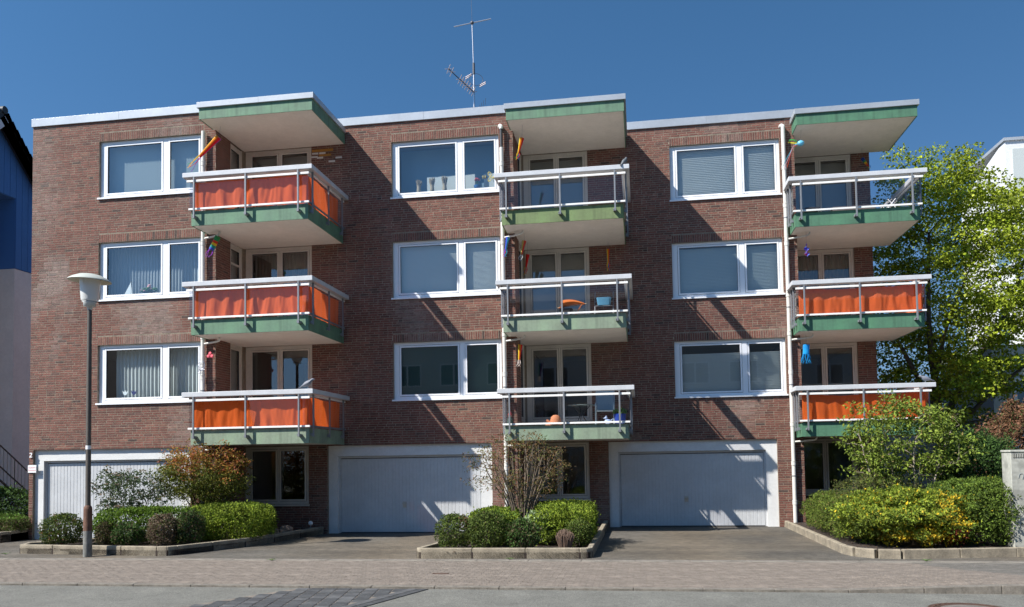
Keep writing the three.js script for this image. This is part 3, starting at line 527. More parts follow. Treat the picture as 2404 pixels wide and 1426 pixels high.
windsock(1, [5.62, 7.66, .1], [5.5, 7.14, .1], .055, 'faded windsock with white tassels hanging under the middle floor ceiling', { body: .7, bands: [[.6, .06, .04], [.5, .4, .1], [.15, .3, .12], [.2, .3, .45]], tailColour: [.6, .6, .62], tails: 3, hook: [0, .2] });
windsock(1, [5.58, 7.52, -.8], [5.5, 6.97, -.8], .055, 'red windsock in front of the balcony window of the middle bay', { body: .62, bands: [[.6, .02, .02], [.55, .05, .02], [.6, .4, .03], [.04, .1, .25]], hook: [0, .33] });
windsock(1, [7.76, 7.65, -1.2], [7.75, 7.05, -1.2], .04, 'thin rainbow windsock on the shaded brick beside the balcony window', { body: .6, hook: [0, .2] });
windsock(1, [5.5, 4.89, .3], [5.44, 4.31, .3], .055, 'rainbow windsock with pale tails by the lowest balcony of the middle bay', { body: .68, tailColour: [.6, .5, .45], hook: [0, .2] });
windsock(2, [7.44, 10.34, -1.3], [7.62, 10.0, -1.2], .05, 'dark blue rainbow windsock on the brick pier of the top right balcony', { body: .75, across: true, bands: [[.03, .06, .25], [.03, .08, .3], [.05, .3, .1], [.75, .5, .03], [.75, .2, .02], [.6, .03, .03]], tails: 3, hook: [0, .3] });
windsock(2, [5.41, 4.84, .4], [5.38, 4.33, .4], .085, 'bright blue windsock with coloured streamers on the lowest right balcony', { body: .5, taper: .95, across: true, bands: [[.02, .3, .7], [.02, .35, .75]], tails: 9, hook: [0, .27] });
{
  // twisted foil spinner, ribbon spinner and small hangings
  let p = inBay(2, 5.5, 7.56, .4), g = thing('foil_spinner', 'purple and blue foil spinner under the middle right balcony ceiling', 'wind spinner', [p.x, p.y, p.z]);
  mesh('foil', colouredSheet(2, 26, (u, v) => { const t = v * 9, w = .09 * Math.sin(Math.PI * Math.min(1, v * 1.02)) * (.6 + .4 * Math.abs(Math.sin(v * 6.3))); return [(u - .5) * 2 * w * Math.cos(t) + .02 * v, -v * .4, (u - .5) * 2 * w * Math.sin(t)]; }, (u, v) => [[.1, .05, .5], [.35, .3, .8], [.5, .03, .25], [.15, .25, .75]][Math.floor(v * 8 + u * 2) % 4]), paintedCloth, g); mesh('cord', rod(V(0, 0, 0), V(0, .32, 0), .003), M.rail, g);
  p = inBay(2, 5.45, 10.3, .35); g = thing('ribbon_spinner', 'blue ball spinner trailing green and yellow ribbons by the top right balcony', 'wind spinner', [p.x, p.y, p.z]);
  const bl = new THREE.SphereGeometry(.085, 16, 12); bl.scale(1.1, .9, .9); mesh('ball', bl, std(lin(.12, .42, .6), .3), g);
  [[.05, .3, .08], [.65, .55, .05], [.6, .08, .04], [.5, .25, .3], [.1, .4, .5]].forEach((c, i) => mesh('ribbon', colouredSheet(2, 16, (u, v) => [-.07 - v * (.24 + .04 * i) + .02 * Math.sin(v * 7 + i), -.02 + (i < 2 ? .14 * Math.sin(v * 2.2) * (1 - i * .5) : 0) - (i >= 2 ? v * v * .62 : 0) + (u - .5) * .035, .03 * Math.sin(v * 5 + i * 2)], () => c), paintedCloth, g)); mesh('cord', rod(V(0, .07, 0), V(.02, .37, 0), .003), M.rail, g);
  p = inBay(0, 5.26, 4.7, .12); g = thing('felt_flower', 'small pink felt flower pinned to the dark brick by the lowest left balcony', 'ornament', [p.x, p.y, p.z]);
  const a = []; for (const [x, y] of [[0, .07], [-.05, 0], [.05, 0]]) { const s = new THREE.SphereGeometry(.045, 12, 8); s.scale(1, 1, .4); s.translate(x, y, 0); a.push(s); } mesh('petals', merged(a), std(lin(.75, .12, .16), .8), g); mesh('pin', rod(V(0, .02, -.12), V(0, .02, 0), .006), M.rail, g);
  p = inBay(0, 5.09, 4.56, .24); g = thing('silver_mobile', 'silvery wire mobile hanging before the left rain pipe', 'mobile', [p.x, p.y, p.z]);
  const hoops = []; for (let i = 0; i < 5; i++) { const t = new THREE.TorusGeometry(.09 - .008 * i, .006, 6, 20); t.rotateX(.4 * i); t.rotateY(.9 * i); t.translate(-.01 * i, -.1 - .05 * i, 0); hoops.push(t); } mesh('hoops', merged(hoops), std(lin(.55, .58, .66), .25, { metalness: .8 }), g); mesh('cord', tube([V(.02, .2, -.1), V(0, 0, 0), V(-.02, -.36, .02)], .003, 4), M.rail, g);
}
// ------------------------------------------------------------------ birds on the hand rails
function bird(s, x, y, z, turn, pitch, scale, mat, label) {
  const p = inBay(s, x, y, z), rings = [[-.24, -.02, .006, .03], [-.16, 0, .012, .034], [-.1, .02, .035, .045], [-.04, .035, .062, .06], [.03, .045, .07, .065], [.08, .06, .058, .056], [.115, .085, .042, .04], [.14, .105, .036, .035], [.165, .11, .033, .03], [.185, .108, .018, .016], [.2, .105, .009, .008], [.225, .1, .002, .002]];
  const g = sheet(16, rings.length - 1, (u, v) => { const r = rings[Math.round(v * (rings.length - 1))], t = u * 6.2832; return [r[0], r[1] + r[2] * Math.sin(t), r[3] * Math.cos(t)]; });
  const legs = [-1, 1].map(k => merged([rod(V(.01, -.01, k * .025), V(.02, -.085, k * .025), .006), rod(V(-.01, -.085, k * .025), V(.055, -.085, k * .03), .005)]));
  const all = merged([g, ...legs]); all.translate(0, .09, 0); all.rotateZ(pitch); all.rotateY(turn); all.scale(scale, scale, scale);
  const m = tag(mesh('bird', all, mat), label, 'bird'); m.position.copy(p);
}
const CROW = std(lin(.1, .11, .12), .6), PIGEON = std(lin(.16, .17, .2), .65);
bird(0, 8.24, 3.702, .9, 0, .2, 1, PIGEON, 'slim grey bird perched on the lowest rail above the orange cloth of the left bay'); bird(1, 8.3, 9.202, .88, .9, .45, .8, CROW, 'small dark bird on the rail of the top middle balcony'); bird(2, 8.2, 3.702, .85, Math.PI, .05, .85, PIGEON, 'grey bird on the rail at the far end of the lowest right balcony');
// ------------------------------------------------------------------ things standing on the balconies
{
  const floor = n => SLAB_TOP - .008 + n * STOREY, stand = (s, n, x, z) => { const p = inBay(s, x, floor(n), z); return [p.x, p.y, p.z]; };
  let g = thing('clay_ornament', 'rounded terracotta animal ornament on the edge of the lowest middle balcony', 'ornament', stand(1, 0, 6.42, .7));
  const clay = std(lin(.62, .24, .11), .85);
  mesh('shell', lathe([[.001, .27], [.06, .262], [.11, .22], [.135, .15], [.14, .08], [.15, .0], [.001, 0]], 24), clay, g); mesh('snout', merged([tube([V(-.08, .07, 0), V(-.16, .09, .01), V(-.23, .14, .01)], .034, 10, 14), rbox(-.26, .16, 0, .03, -.05, .06, .014, 2)]), clay, g);
  g = thing('garden_gnome', 'little gnome with a red cap in the corner of the lowest middle balcony', 'ornament', stand(1, 0, 5.26, .7));
  mesh('body', lathe([[.001, 0], [.07, 0], [.08, .1], [.06, .2], [.03, .24], [.001, .25]], 16), std(lin(.05, .09, .07), .7), g); const fc = new THREE.SphereGeometry(.045, 12, 10); fc.translate(0, .27, 0); mesh('face', fc, std(lin(.5, .3, .22), .7), g); mesh('cap', lathe([[.055, .29], [.04, .34], [.001, .44]], 14), RED, g);
  g = thing('flower_pot', 'glazed blue flower pot with a leafy plant on the lowest middle balcony', 'flower pot', stand(1, 0, 8.02, .55));
  mesh('pot', lathe([[.001, 0], [.1, 0], [.14, .1], [.155, .26], [.145, .27], [.13, .1], [.001, .05]], 24), std(lin(.02, .06, .34), .2), g); const r = rng(8), lf = []; for (let i = 0; i < 160; i++) { const t = r() * 6.28, q = .17 * Math.sqrt(r()), s = new THREE.SphereGeometry(.022, 5, 4); s.scale(1.4, .5, .9); s.rotateZ(r() * 3); s.rotateY(r() * 3); s.translate(q * Math.cos(t), .27 + .17 * r() * (1 - q * 3), q * Math.sin(t)); lf.push(s); } mesh('plant', merged(lf), std(lin(.1, .2, .04), .8), g);
  g = thing('china_figurine', 'blue and white china figurine beside the blue flower pot', 'figurine', stand(1, 0, 7.72, .7)); const cw = std(lin(.4, .5, .68), .35);
  const b0 = new THREE.SphereGeometry(.07, 14, 10); b0.scale(1.2, .9, .8); b0.translate(0, .07, 0); const b1 = new THREE.SphereGeometry(.04, 12, 8); b1.translate(-.04, .16, 0); mesh('body', merged([b0, b1, rod(V(-.07, .16, 0), V(-.11, .15, 0), .012, .004), rod(V(.07, .08, 0), V(.13, .14, 0), .02, .008), rod(V(-.04, .19, 0), V(-.03, .22, 0), .01)]), cw, g);
  g = thing('balcony_chair', 'pale blue mesh chair standing on the lowest middle balcony', 'chair', stand(1, 0, 7.6, -.7)); const ch = std(lin(.35, .45, .5), .6);
  mesh('backrest', sheet(4, 8, (u, v) => [-.22 + .44 * u, .42 + v * .55, -.2 - .12 * v]), cloth(.3, .42, .5, .3), g); mesh('seat', sheet(4, 4, (u, v) => [-.22 + .44 * u, .42 - .02 * Math.sin(v * 3.14), -.2 + v * .44]), cloth(.3, .42, .5, .3), g);
  for (const k of [-1, 1]) { mesh('leg', tube([V(k * .24, 0, .26), V(k * .24, .42, .22), V(k * .24, .6, .2), V(k * .24, .62, -.22)], .013, 6, 20), ch, g); mesh('leg', tube([V(k * .24, 0, -.3), V(k * .24, .42, -.2), V(k * .24, .98, -.33)], .013, 6, 16), ch, g); } mesh('crossbar', rod(V(-.24, .97, -.33), V(.24, .97, -.33), .013), ch, g);
  g = thing('balcony_table', 'round glass topped table in front of the lowest middle balcony window', 'table', stand(1, 0, 6.98, -.55));
  mesh('table_top', lathe([[.001, .56], [.36, .56], [.37, .57], [.36, .58], [.001, .58]], 32), std(lin(.12, .16, .16), .15), g); for (let i = 0; i < 3; i++) { const t = i * 2.09 + .3; mesh('leg', tube([V(.26 * Math.cos(t), 0, .26 * Math.sin(t)), V(.06 * Math.cos(t), .3, .06 * Math.sin(t)), V(.25 * Math.cos(t), .56, .25 * Math.sin(t))], .012, 6, 14), M.dark, g); }
  g = thing('folded_parasol', 'folded orange parasol lying across a dark stool on the middle balcony', 'parasol', stand(1, 1, 6.82, .3)); const org = std(lin(.5, .13, .02), .8);
  mesh('canopy', sheet(18, 10, (u, v) => { const t = u * 6.2832, rr = (.03 + .1 * v) * (1 + .35 * Math.cos(t * 6)); return [.36 - v * .6, .37 + rr * Math.sin(t) * .6 + .06 * Math.sin(v * 3), rr * Math.cos(t)]; }), org, g); mesh('shaft', rod(V(-.34, .3, 0), V(.42, .38, 0), .012), straw, g); mesh('rib', merged([rod(V(-.3, .28, .05), V(-.02, .42, .07), .012), rod(V(.1, .04, .08), V(.3, .36, .06), .01)]), org, g); mesh('stool', merged([rbox(-.3, .05, .2, .26, -.16, .16, .02, 2), rod(V(-.22, 0, .1), V(-.24, .2, .1), .015), rod(V(.0, 0, .1), V(0, .2, .1), .015), rod(V(-.22, 0, -.1), V(-.24, .2, -.1), .015), rod(V(0, 0, -.1), V(0, .2, -.1), .015)]), M.dark, g);
  g = thing('walking_frame', 'wheeled walking frame with a blue basket on the middle balcony', 'walker', stand(1, 1, 7.65, -.4)); mesh('basket', sheet(12, 4, (u, v) => { const t = u * 6.2832, k = .8 + .2 * v; return [.2 * k * Math.sign(Math.cos(t)) * Math.abs(Math.cos(t)) ** .4, .42 + .2 * v, .14 * k * Math.sign(Math.sin(t)) * Math.abs(Math.sin(t)) ** .4 + .1]; }), cloth(.1, .28, .42, .15), g);
  for (const k of [-1, 1]) { mesh('side_frame', tube([V(k * .24, .08, .25), V(k * .24, .5, .02), V(k * .24, .82, -.16), V(k * .24, .84, -.3)], .013, 6, 18), M.rail, g); mesh('side_frame', rod(V(k * .24, .08, -.25), V(k * .24, .55, 0), .012), M.rail, g); for (const z of [-.25, .25]) { const w = new THREE.TorusGeometry(.065, .015, 8, 18); w.rotateY(Math.PI / 2); w.translate(k * .24, .08, z); mesh('wheel', w, M.dark, g); } } mesh('crossbar', merged([rod(V(-.24, .55, 0), V(.24, .55, 0), .012), rod(V(-.24, .42, .08), V(.24, .42, .08), .01)]), M.rail, g); mesh('seat', rbox(-.23, .23, .6, .64, -.16, .12, .02, 2), M.dark, g);
  g = thing('storage_box', 'low brown lidded storage box on the top right balcony', 'box', stand(2, 2, 6.95, -.6)); mesh('chest', rbox(-.55, .55, 0, .42, -.22, .22, .02, 2), std(lin(.09, .07, .07), .7), g); mesh('lid', rbox(-.57, .57, .425, .47, -.24, .24, .015, 2), std(lin(.07, .06, .065), .6), g);
  g = thing('side_table', 'small dark side table behind the glass of the top right balcony', 'table', stand(2, 2, 5.84, -.5)); mesh('table_top', rbox(-.2, .2, .44, .48, -.2, .2, .01), M.dark, g); for (const [a, b] of [[-1, -1], [1, -1], [-1, 1], [1, 1]]) mesh('leg', rod(V(a * .17, 0, b * .17), V(a * .17, .44, b * .17), .015), M.dark, g);
  g = thing('drying_rack', 'folding white drying rack on the top right balcony', 'drying rack', stand(2, 2, 7.75, -.1)); g.scale.set(1, .62, 1); for (const k of [-.28, .28]) { mesh('leg', rod(V(-.24, 0, k), V(.1, .7, k), .012), M.white, g); mesh('leg', rod(V(.24, 0, k), V(-.1, .7, k), .012), M.white, g); } for (let i = 0; i < 5; i++) mesh('bar', rod(V(-.12 + i * .06, .68 - .05 * Math.abs(i - 2), -.3), V(-.12 + i * .06, .68 - .05 * Math.abs(i - 2), .3), .008), M.white, g);
}
// ------------------------------------------------------------------ roof antenna
{
  const ax = BAY_X[1] + 3.91, az = BAY_Z[1] - 2, g = thing('roof_antenna', 'tall metal television antenna mast on the flat roof of the middle bay', 'antenna', [ax, 11.1, az]), al = std(lin(.5, .5, .52), .35, { metalness: .7 }), dk = std(lin(.08, .08, .09), .5), cu = std(lin(.6, .5, .46), .4, { metalness: .5 });
  mesh('mast', merged([rod(V(0, 0, 0), V(0, 2.3, 0), .026, .026, 10), rod(V(0, 2.3, 0), V(-.03, 3.72, 0), .016, .016, 8), rod(V(0, 0, 0), V(0, .04, 0), .14, .12, 12)]), al, g);
  mesh('mast_clamp', rod(V(0, 2.18, 0), V(0, 2.52, 0), .036, .036, 10), dk, g);
  const up = new THREE.Group(); mesh('top_dipole', rod(V(-.56, 3.62, .1), V(.52, 3.86, -.1), .016, .016, 8), al, g);
  const hub = new THREE.SphereGeometry(.055, 12, 8); hub.translate(-.03, 3.74, 0); mesh('dipole_hub', hub, dk, g);
  mesh('whip', rod(V(-.03, 3.76, 0), V(-.06, 5.1, 0), .005, .003, 5), dk, g);
  // long directional antenna pointing up left
  const yagi = part('long_yagi', g), A = V(.02, 1.62, 0), E = V(-.66, 2.18, .5); mesh('boom', rod(A, E, .016, .016, 6), dk, yagi);
  for (let i = 0; i < 9; i++) { const t = i < 7 ? .05 + i * .085 : .86 + (i - 7) * .12, c = A.clone().lerp(E, t); for (const q of [1, -1]) mesh('element', rod(c.clone().add(V(-.08, -.02 * q - .06, -.1 * q)), c.clone().add(V(.08, .06 + .02 * q, .1 * q)), .009, .009, 5), cu, yagi); }
  // grid antenna pointing down right
  const grid = part('grid_yagi', g), A2 = V(.0, .98, .05), E2 = V(.5, .42, .55); mesh('boom', rod(A2, E2, .014, .014, 6), dk, grid);
  for (let i = 0; i < 10; i++) { const c = A2.clone().lerp(E2, .2 + i * .085); mesh('element', rod(c.clone().add(V(-.16 + i * .008, 0, .1)), c.clone().add(V(.16 - i * .008, .03, -.1)), .005, .005, 5), dk, grid); }
  for (const k of [-1, 1]) for (let i = 0; i < 5; i++) mesh('reflector_bar', rod(V(.05 + i * .06, 1.02 + k * (.06 + i * .06), -.2), V(.15 + i * .06, 1.0 + k * (.08 + i * .06), .25), .005, .005, 4), dk, grid);
  const loop = new THREE.TorusGeometry(.21, .007, 6, 32); loop.scale(1, .85, 1); loop.rotateY(.3); loop.translate(.06, 2.02, 0); mesh('ring_dipole', loop, dk, g);
  for (const [x, y] of [[-.16, 2.14], [.26, 1.86]]) mesh('short_element', merged([rod(V(x - .1, y, -.05), V(x + .1, y + .04, .05), .012), rod(V(x - .1, y - .05, -.05), V(x + .1, y - .01, .05), .012)]), cu, g);
  mesh('cable', tube([V(-.02, 1.2, .03), V(-.2, 1.0, .05), V(-.22, .7, .05), V(-.12, .3, .05), V(-.03, .1, .03)], .006, 5, 24), dk, g);
}

// ------------------------------------------------------------------ street, pavement, driveways
const smooth = (a, b, x) => { const t = Math.min(1, Math.max(0, (x - a) / (b - a))); return t * t * (3 - 2 * t); };
const raise = (x, z) => 0.085 * smooth(18.6, 21.4, x) * smooth(4.6, 6.8, z);
setting('ground', box(-160, 180, -.4, -.2, -220, 160), M.earth);
setting('road', box(-90, 110, -.19, -.035, 7.42, 17.5), M.asphalt);
setting('far_pavement', box(-90, 110, -.19, .06, 17.5, 21), M.drive);
setting('rear_yard', box(-60, 70, -.195, -.02, -60, -5.5), M.earth);
setting('side_yard', box(-60, -.02, -.19, -.012, -5.5, 4.28), M.drive);
setting('side_yard', box(22.95, 60, -.19, -.012, -5.5, 3.0), M.earth);
setting('driveway', polygonSlab([[-.02, 3.98], [24, 3.98], [24, -5.4], [-.02, -5.4]], -.19, .0), M.drive);
{
  const j = sheet(60, 8, (u, v) => { const x = -30 + u * 80, z = 4.3 + (1 - v) * 2.98; return [x, -.008 + raise(x, z), z]; }); j.setAttribute('uv', new THREE.Float32BufferAttribute(Array.from({ length: j.attributes.position.count }, (_, i) => [j.attributes.position.getX(i), j.attributes.position.getZ(i)]).flat(), 2));
  const walk = setting('pavement', j, M.joint), r = rng(21), pos = [], nor = [], col = [], uv = [];
  for (let row = 0; row < 29; row++) for (let i = 0; i < 165; i++) {
    const z0 = 4.32 + row * .1015, x0 = -4 + i * .203 + (row % 2) * .1, x1 = x0 + .2, z1 = z0 + .099, c = .003, h = x => raise(x, z0) + .001 + .002 * r(), t = (r() - .5) * .002;
    const grey = x0 > 20.7 + (z0 - 4.3) * .45, k = .96 + .08 * r(), base = grey ? [.175, .16, .14] : [.255, .212, .175], cc = base.map(v => v * k), y = h(x0);
    const P = [[x0 + c, y + t, z1 - c], [x1 - c, y - t, z1 - c], [x1 - c, y - t, z0 + c], [x0 + c, y + t, z0 + c]], Q = [[x0, y - .012, z1], [x1, y - .012, z1], [x1, y - .012, z0], [x0, y - .012, z0]];
    const quad = (a, b, d, e, n) => { for (const v of [a, b, d, a, d, e]) { pos.push(...v); nor.push(...n); col.push(...cc); uv.push(v[0] + row * .37, v[2]); } };
    quad(P[0], P[1], P[2], P[3], [0, 1, 0]); quad(Q[0], Q[1], P[1], P[0], [0, .7, .7]); quad(Q[1], Q[2], P[2], P[1], [.7, .7, 0]); quad(Q[3], Q[0], P[0], P[3], [-.7, .7, 0]);
  }
  const g = new THREE.BufferGeometry(); for (const [k, a, n] of [['position', pos, 3], ['normal', nor, 3], ['color', col, 3], ['uv', uv, 2]]) g.setAttribute(k, new THREE.Float32BufferAttribute(a, n));
  mesh('paving_stones', g, M.paver, walk).userData.kind = 'stuff';
  // edging strip between driveway and pavement, and the kerb along the road: single stones
  const strip = setting('edging_strip', box(-4, 27, -.19, -.014, 3.99, 4.3), M.joint), kerb = setting('kerb', box(-30, 50, -.19, -.04, 7.29, 7.415), M.joint);
  for (let i = 0; i < 31; i++) mesh('edging_stone', rbox(-4 + i + .003, -3 + i - .003, -.1, .002 + .004 * r(), 4.0 + .004 * r(), 4.285, .006), M.darkConcrete, strip);
  for (let i = 0; i < 34; i++) { const x = -5 + i, y = .002 + .004 * r(), a = raise(x, 8), b = raise(x + 1, 8), g2 = rbox(x + .003, x + .997, -.12, y, 7.285, 7.42, .012, 2), p = g2.attributes.position; for (let k = 0; k < p.count; k++) if (p.getY(k) > -.05) p.setY(k, p.getY(k) + a + (b - a) * (p.getX(k) - x)); mesh('kerb_stone', g2, M.darkConcrete, kerb); }
  // patch of dark sett stones in the road
  const patch = setting('sett_patch', polygonSlab([[9.6, 9.6], [12.1, 9.6], [12.78, 7.45], [10.85, 7.45]], -.1, -.031), M.joint), sm = [std(lin(.085, .088, .092), .85, { bumpMap: repeat(grain, 3), bumpScale: .006, map: repeat(mottle, 1) }), std(lin(.11, .112, .115), .85, { map: repeat(mottle, 1.3) }), std(lin(.065, .067, .072), .85, { map: repeat(mottle, 1.2) })];
  for (let row = 0; row < 14; row++) { const z0 = 7.47 + row * .15, sh = (z0 - 7.45) / 2.15, xa = 10.85 - sh * 1.25, xb = 12.62 - sh * .68; for (let x = xa + (row % 2) * .11; x < xb - .1; x += .222) mesh('sett_stone', rbox(x, Math.min(x + .21, xb), -.06, -.026 + .004 * r(), z0, z0 + .138, .01), sm[Math.floor(r() * 3)], patch); }
  for (const o of [0, .16]) for (let k = 0; k < 3; k++) { const z0 = 7.46 + k * .72, f = z => 12.62 + o - (z - 7.45) / 2.15 * .68; mesh('border_stone', polygonSlab([[f(z0), z0], [f(z0) + .14, z0], [f(z0 + .7) + .14, z0 + .7], [f(z0 + .7), z0 + .7]], -.06, -.024), sm[o ? 0 : 1], patch); }
}
{
  // iron covers
  const cover = thing('manhole_cover', 'round rusty manhole cover with a concrete centre in the road', 'manhole cover', [20.15, -.035, 8.66]);
  cover.scale.set(1.15, 1, 1.15); const ring = new THREE.RingGeometry(.31, .43, 48); ring.rotateX(-Math.PI / 2); ring.translate(0, .006, 0); mesh('outer_ring', merged([lathe([[.43, -.02], [.425, .006], [.4, .008], [.395, .004], [.36, .004], [.355, .009], [.315, .009], [.31, .0]], 56)]), M.iron, cover);
  mesh('concrete_centre', lathe([[.309, -.01], [.305, .005], [.001, .006]], 40), std(lin(.2, .17, .15), .9, { map: repeat(mottle, 2) }), cover);
  for (let i = 0; i < 28; i++) { const t = i / 28 * 6.2832, c = V(.377 * Math.cos(t), .006, .377 * Math.sin(t)), q = rbox(-.012, .012, -.004, .006, -.022, .022, .003); q.rotateY(-t); q.translate(c.x, c.y, c.z); mesh('rim_stud', q, M.iron, cover); }
  const v = thing('valve_cover', 'small rectangular rusty valve cover set in the pavement', 'valve cover', [12.75, .003, 6.0]); mesh('cover_frame', frameGeo(-.14, .14, -.05, .05, -.012, .006, .015).rotateX(-Math.PI / 2), M.iron, v); mesh('lid', rbox(-.12, .12, -.01, .004, -.033, .033, .003), M.iron, v);
}
// ------------------------------------------------------------------ planters
function planter(label, outline, soilY, kerbH, edges, thick = .11) {   // outline [x, z]; edges: which sides carry kerb stones
  const g = thing('planter', label, 'planter'), r = rng(outline.length * 7 + Math.round(outline[0][0] * 10));
  { const q = rng(outline.length * 13 + 5), xs = outline.map(p => p[0]), zs = outline.map(p => p[1]), lit = [], inside = (x, z) => { let c = false; for (let i = 0, j = outline.length - 1; i < outline.length; j = i++) { const [xi, zi] = outline[i], [xj, zj] = outline[j]; if ((zi > z) !== (zj > z) && x < (xj - xi) * (z - zi) / (zj - zi) + xi) c = !c; } return c; };
    for (let i = 0; i < 2600; i++) { const x = Math.min(...xs) + q() * (Math.max(...xs) - Math.min(...xs)), z = Math.min(...zs) + q() * (Math.max(...zs) - Math.min(...zs)); if (!inside(x, z)) continue; const t = q() * 6.28, l = .03 + .03 * q(); lit.push({ p: V(x, soilY + .004 + .012 * q(), z), d: V(Math.cos(t), .25 * (q() - .5), Math.sin(t)).normalize(), n: V(q() - .5, 1.2, q() - .5).normalize(), l, w: l * .6, c: [[.16, .1, .06], [.09, .06, .04], [.2, .14, .09]][Math.floor(q() * 3)] }); }
    mesh('leaf_litter', leafGeometry(lit), M.leaf, g).userData.kind = 'stuff'; }
  const inner = outline; mesh('soil', polygonSlab(inner, -.02, soilY), M.soil, g);
  for (let i = 0; i < outline.length; i++) {
    if (!edges.includes(i)) continue;
    const a = outline[i], b = outline[(i + 1) % outline.length], dx = b[0] - a[0], dz = b[1] - a[1], L = Math.hypot(dx, dz), n = Math.max(1, Math.round(L / .98)), nx = -dz / L, nz = dx / L;
    for (let k = 0; k < n; k++) {
      const t0 = (k / n) * L + .004, t1 = ((k + 1) / n) * L - .004, gx = rbox(t0 - (k === 0 ? .0 : 0), t1, -.03, kerbH + .006 * (r() - .5), -thick, 0, .018, 3);
      gx.rotateY(Math.atan2(-dz, dx)); gx.translate(a[0], 0, a[1]); mesh('kerb_stone', gx, M.concrete, g);
    }
  }
}
const arc = (cx, cz, r, a0, a1, n) => Array.from({ length: n + 1 }, (_, i) => { const a = (a0 + (a1 - a0) * i / n) * Math.PI / 180; return [cx + r * Math.cos(a), cz + r * Math.sin(a)]; });
planter('concrete edged planter bed with the street lamp at its front', [[2.42, 3.2], [6.0, 3.62], [6.22, 3.58], [6.36, 3.42], [7.08, 1.8], [7.66, -1.5], [5.3, -1.5], [5.3, .05], [4.7, .05], [2.2, 2.7]].map(p => [p[0], p[1]]), .12, .2, [0, 1, 2, 3, 4, 8, 9]);
planter('concrete edged planter bed with the bare brown shrub in the middle', [[11.8, 3.87], [14.95, 3.85], [15.1, 3.8], [15.19, 3.65], [15.21, -3.3], [13.0, -3.3], [13.0, -1.5], [12.42, -1.5], [11.7, 3.75]], .12, .2, [0, 1, 2, 3, 7, 8]);
planter('concrete edged planter bed full of yellow green shrubs by the utility cabinet', [[20.02, -3.3], [20.05, 2.9], [20.14, 3.32], [20.42, 3.6], [20.8, 3.66], [22.86, 3.28], [26, 3.0], [26, -5.0], [23.0, -5.0], [20.6, -3.3]].map(p => p).reverse(), .12, .17, [3, 4, 5, 6, 7, 8]);
planter('low concrete edged bed with a clipped hedge at the left corner', [[-4, 1.05], [-.1, .85], [-.02, .6], [-.02, -1.2], [-4, -1.2]], .2, .27, [0, 1, 2]);
{
  const st = (x, z, sc, seed, label) => { const r = rng(seed), g = new THREE.IcosahedronGeometry(.09 * sc, 2), p = g.attributes.position; for (let i = 0; i < p.count; i++) { const v = V(p.getX(i), p.getY(i), p.getZ(i)), k = 1 + .5 * N3(v.x * 9 + seed, v.y * 9, v.z * 9); p.setXYZ(i, v.x * k * 1.4, v.y * k * .9, v.z * k); } g.computeVertexNormals(); const m = tag(mesh('stone', g, std(lin(.3, .22, .17), .9, { map: repeat(mottle, 2) })), label, 'stone', 'stones at the end of the hedge'); m.position.set(x, .12 + .06 * sc, z); };
  st(7.05, .3, 1.3, 1, 'rounded beige stone beside the end of the bright hedge'); st(7.18, -.15, 1.5, 2, 'larger pinkish stone farther behind the bright hedge'); st(7.12, .6, .8, 3, 'smallest pale stone beside the bright hedge');
  const g = thing('ball_lamp', 'small white ball light standing before the shaded ground floor brick', 'light', [7.45, .12, -1.1]); const b = new THREE.SphereGeometry(.06, 16, 12); b.translate(0, .2, 0); mesh('globe', b, M.white, g); mesh('spike', rod(V(0, 0, 0), V(0, .16, 0), .012), M.rail, g);
}
for (const [x, z, label, seed] of [[13.62, 4.02, 'small weed tuft at the foot of the middle bed kerb', 3], [21.1, 4.08, 'flat weed tuft by the edging below the golden shrub', 4], [8.9, 4.3, 'tiny weed in the edging joint before the middle driveway', 5], [2.2, 3.35, 'weed tuft at the outer corner of the lamp bed kerb', 6]]) {
  const r = rng(seed), a = []; for (let i = 0; i < 26; i++) { const t = r() * 6.28, l = .05 + .07 * r(); a.push(sheet(1, 3, (u, v) => [Math.cos(t) * l * v + (u - .5) * .012 * (1 - v), .05 * Math.sin(v * 2.2) * (.4 + r() * .2), Math.sin(t) * l * v])); }
  const m = tag(mesh('weed', merged(a), std(lin(.1, .16, .04), .8, { side: THREE.DoubleSide })), label, 'weed', 'weeds along the edging'); m.position.set(x, .004, z);
}
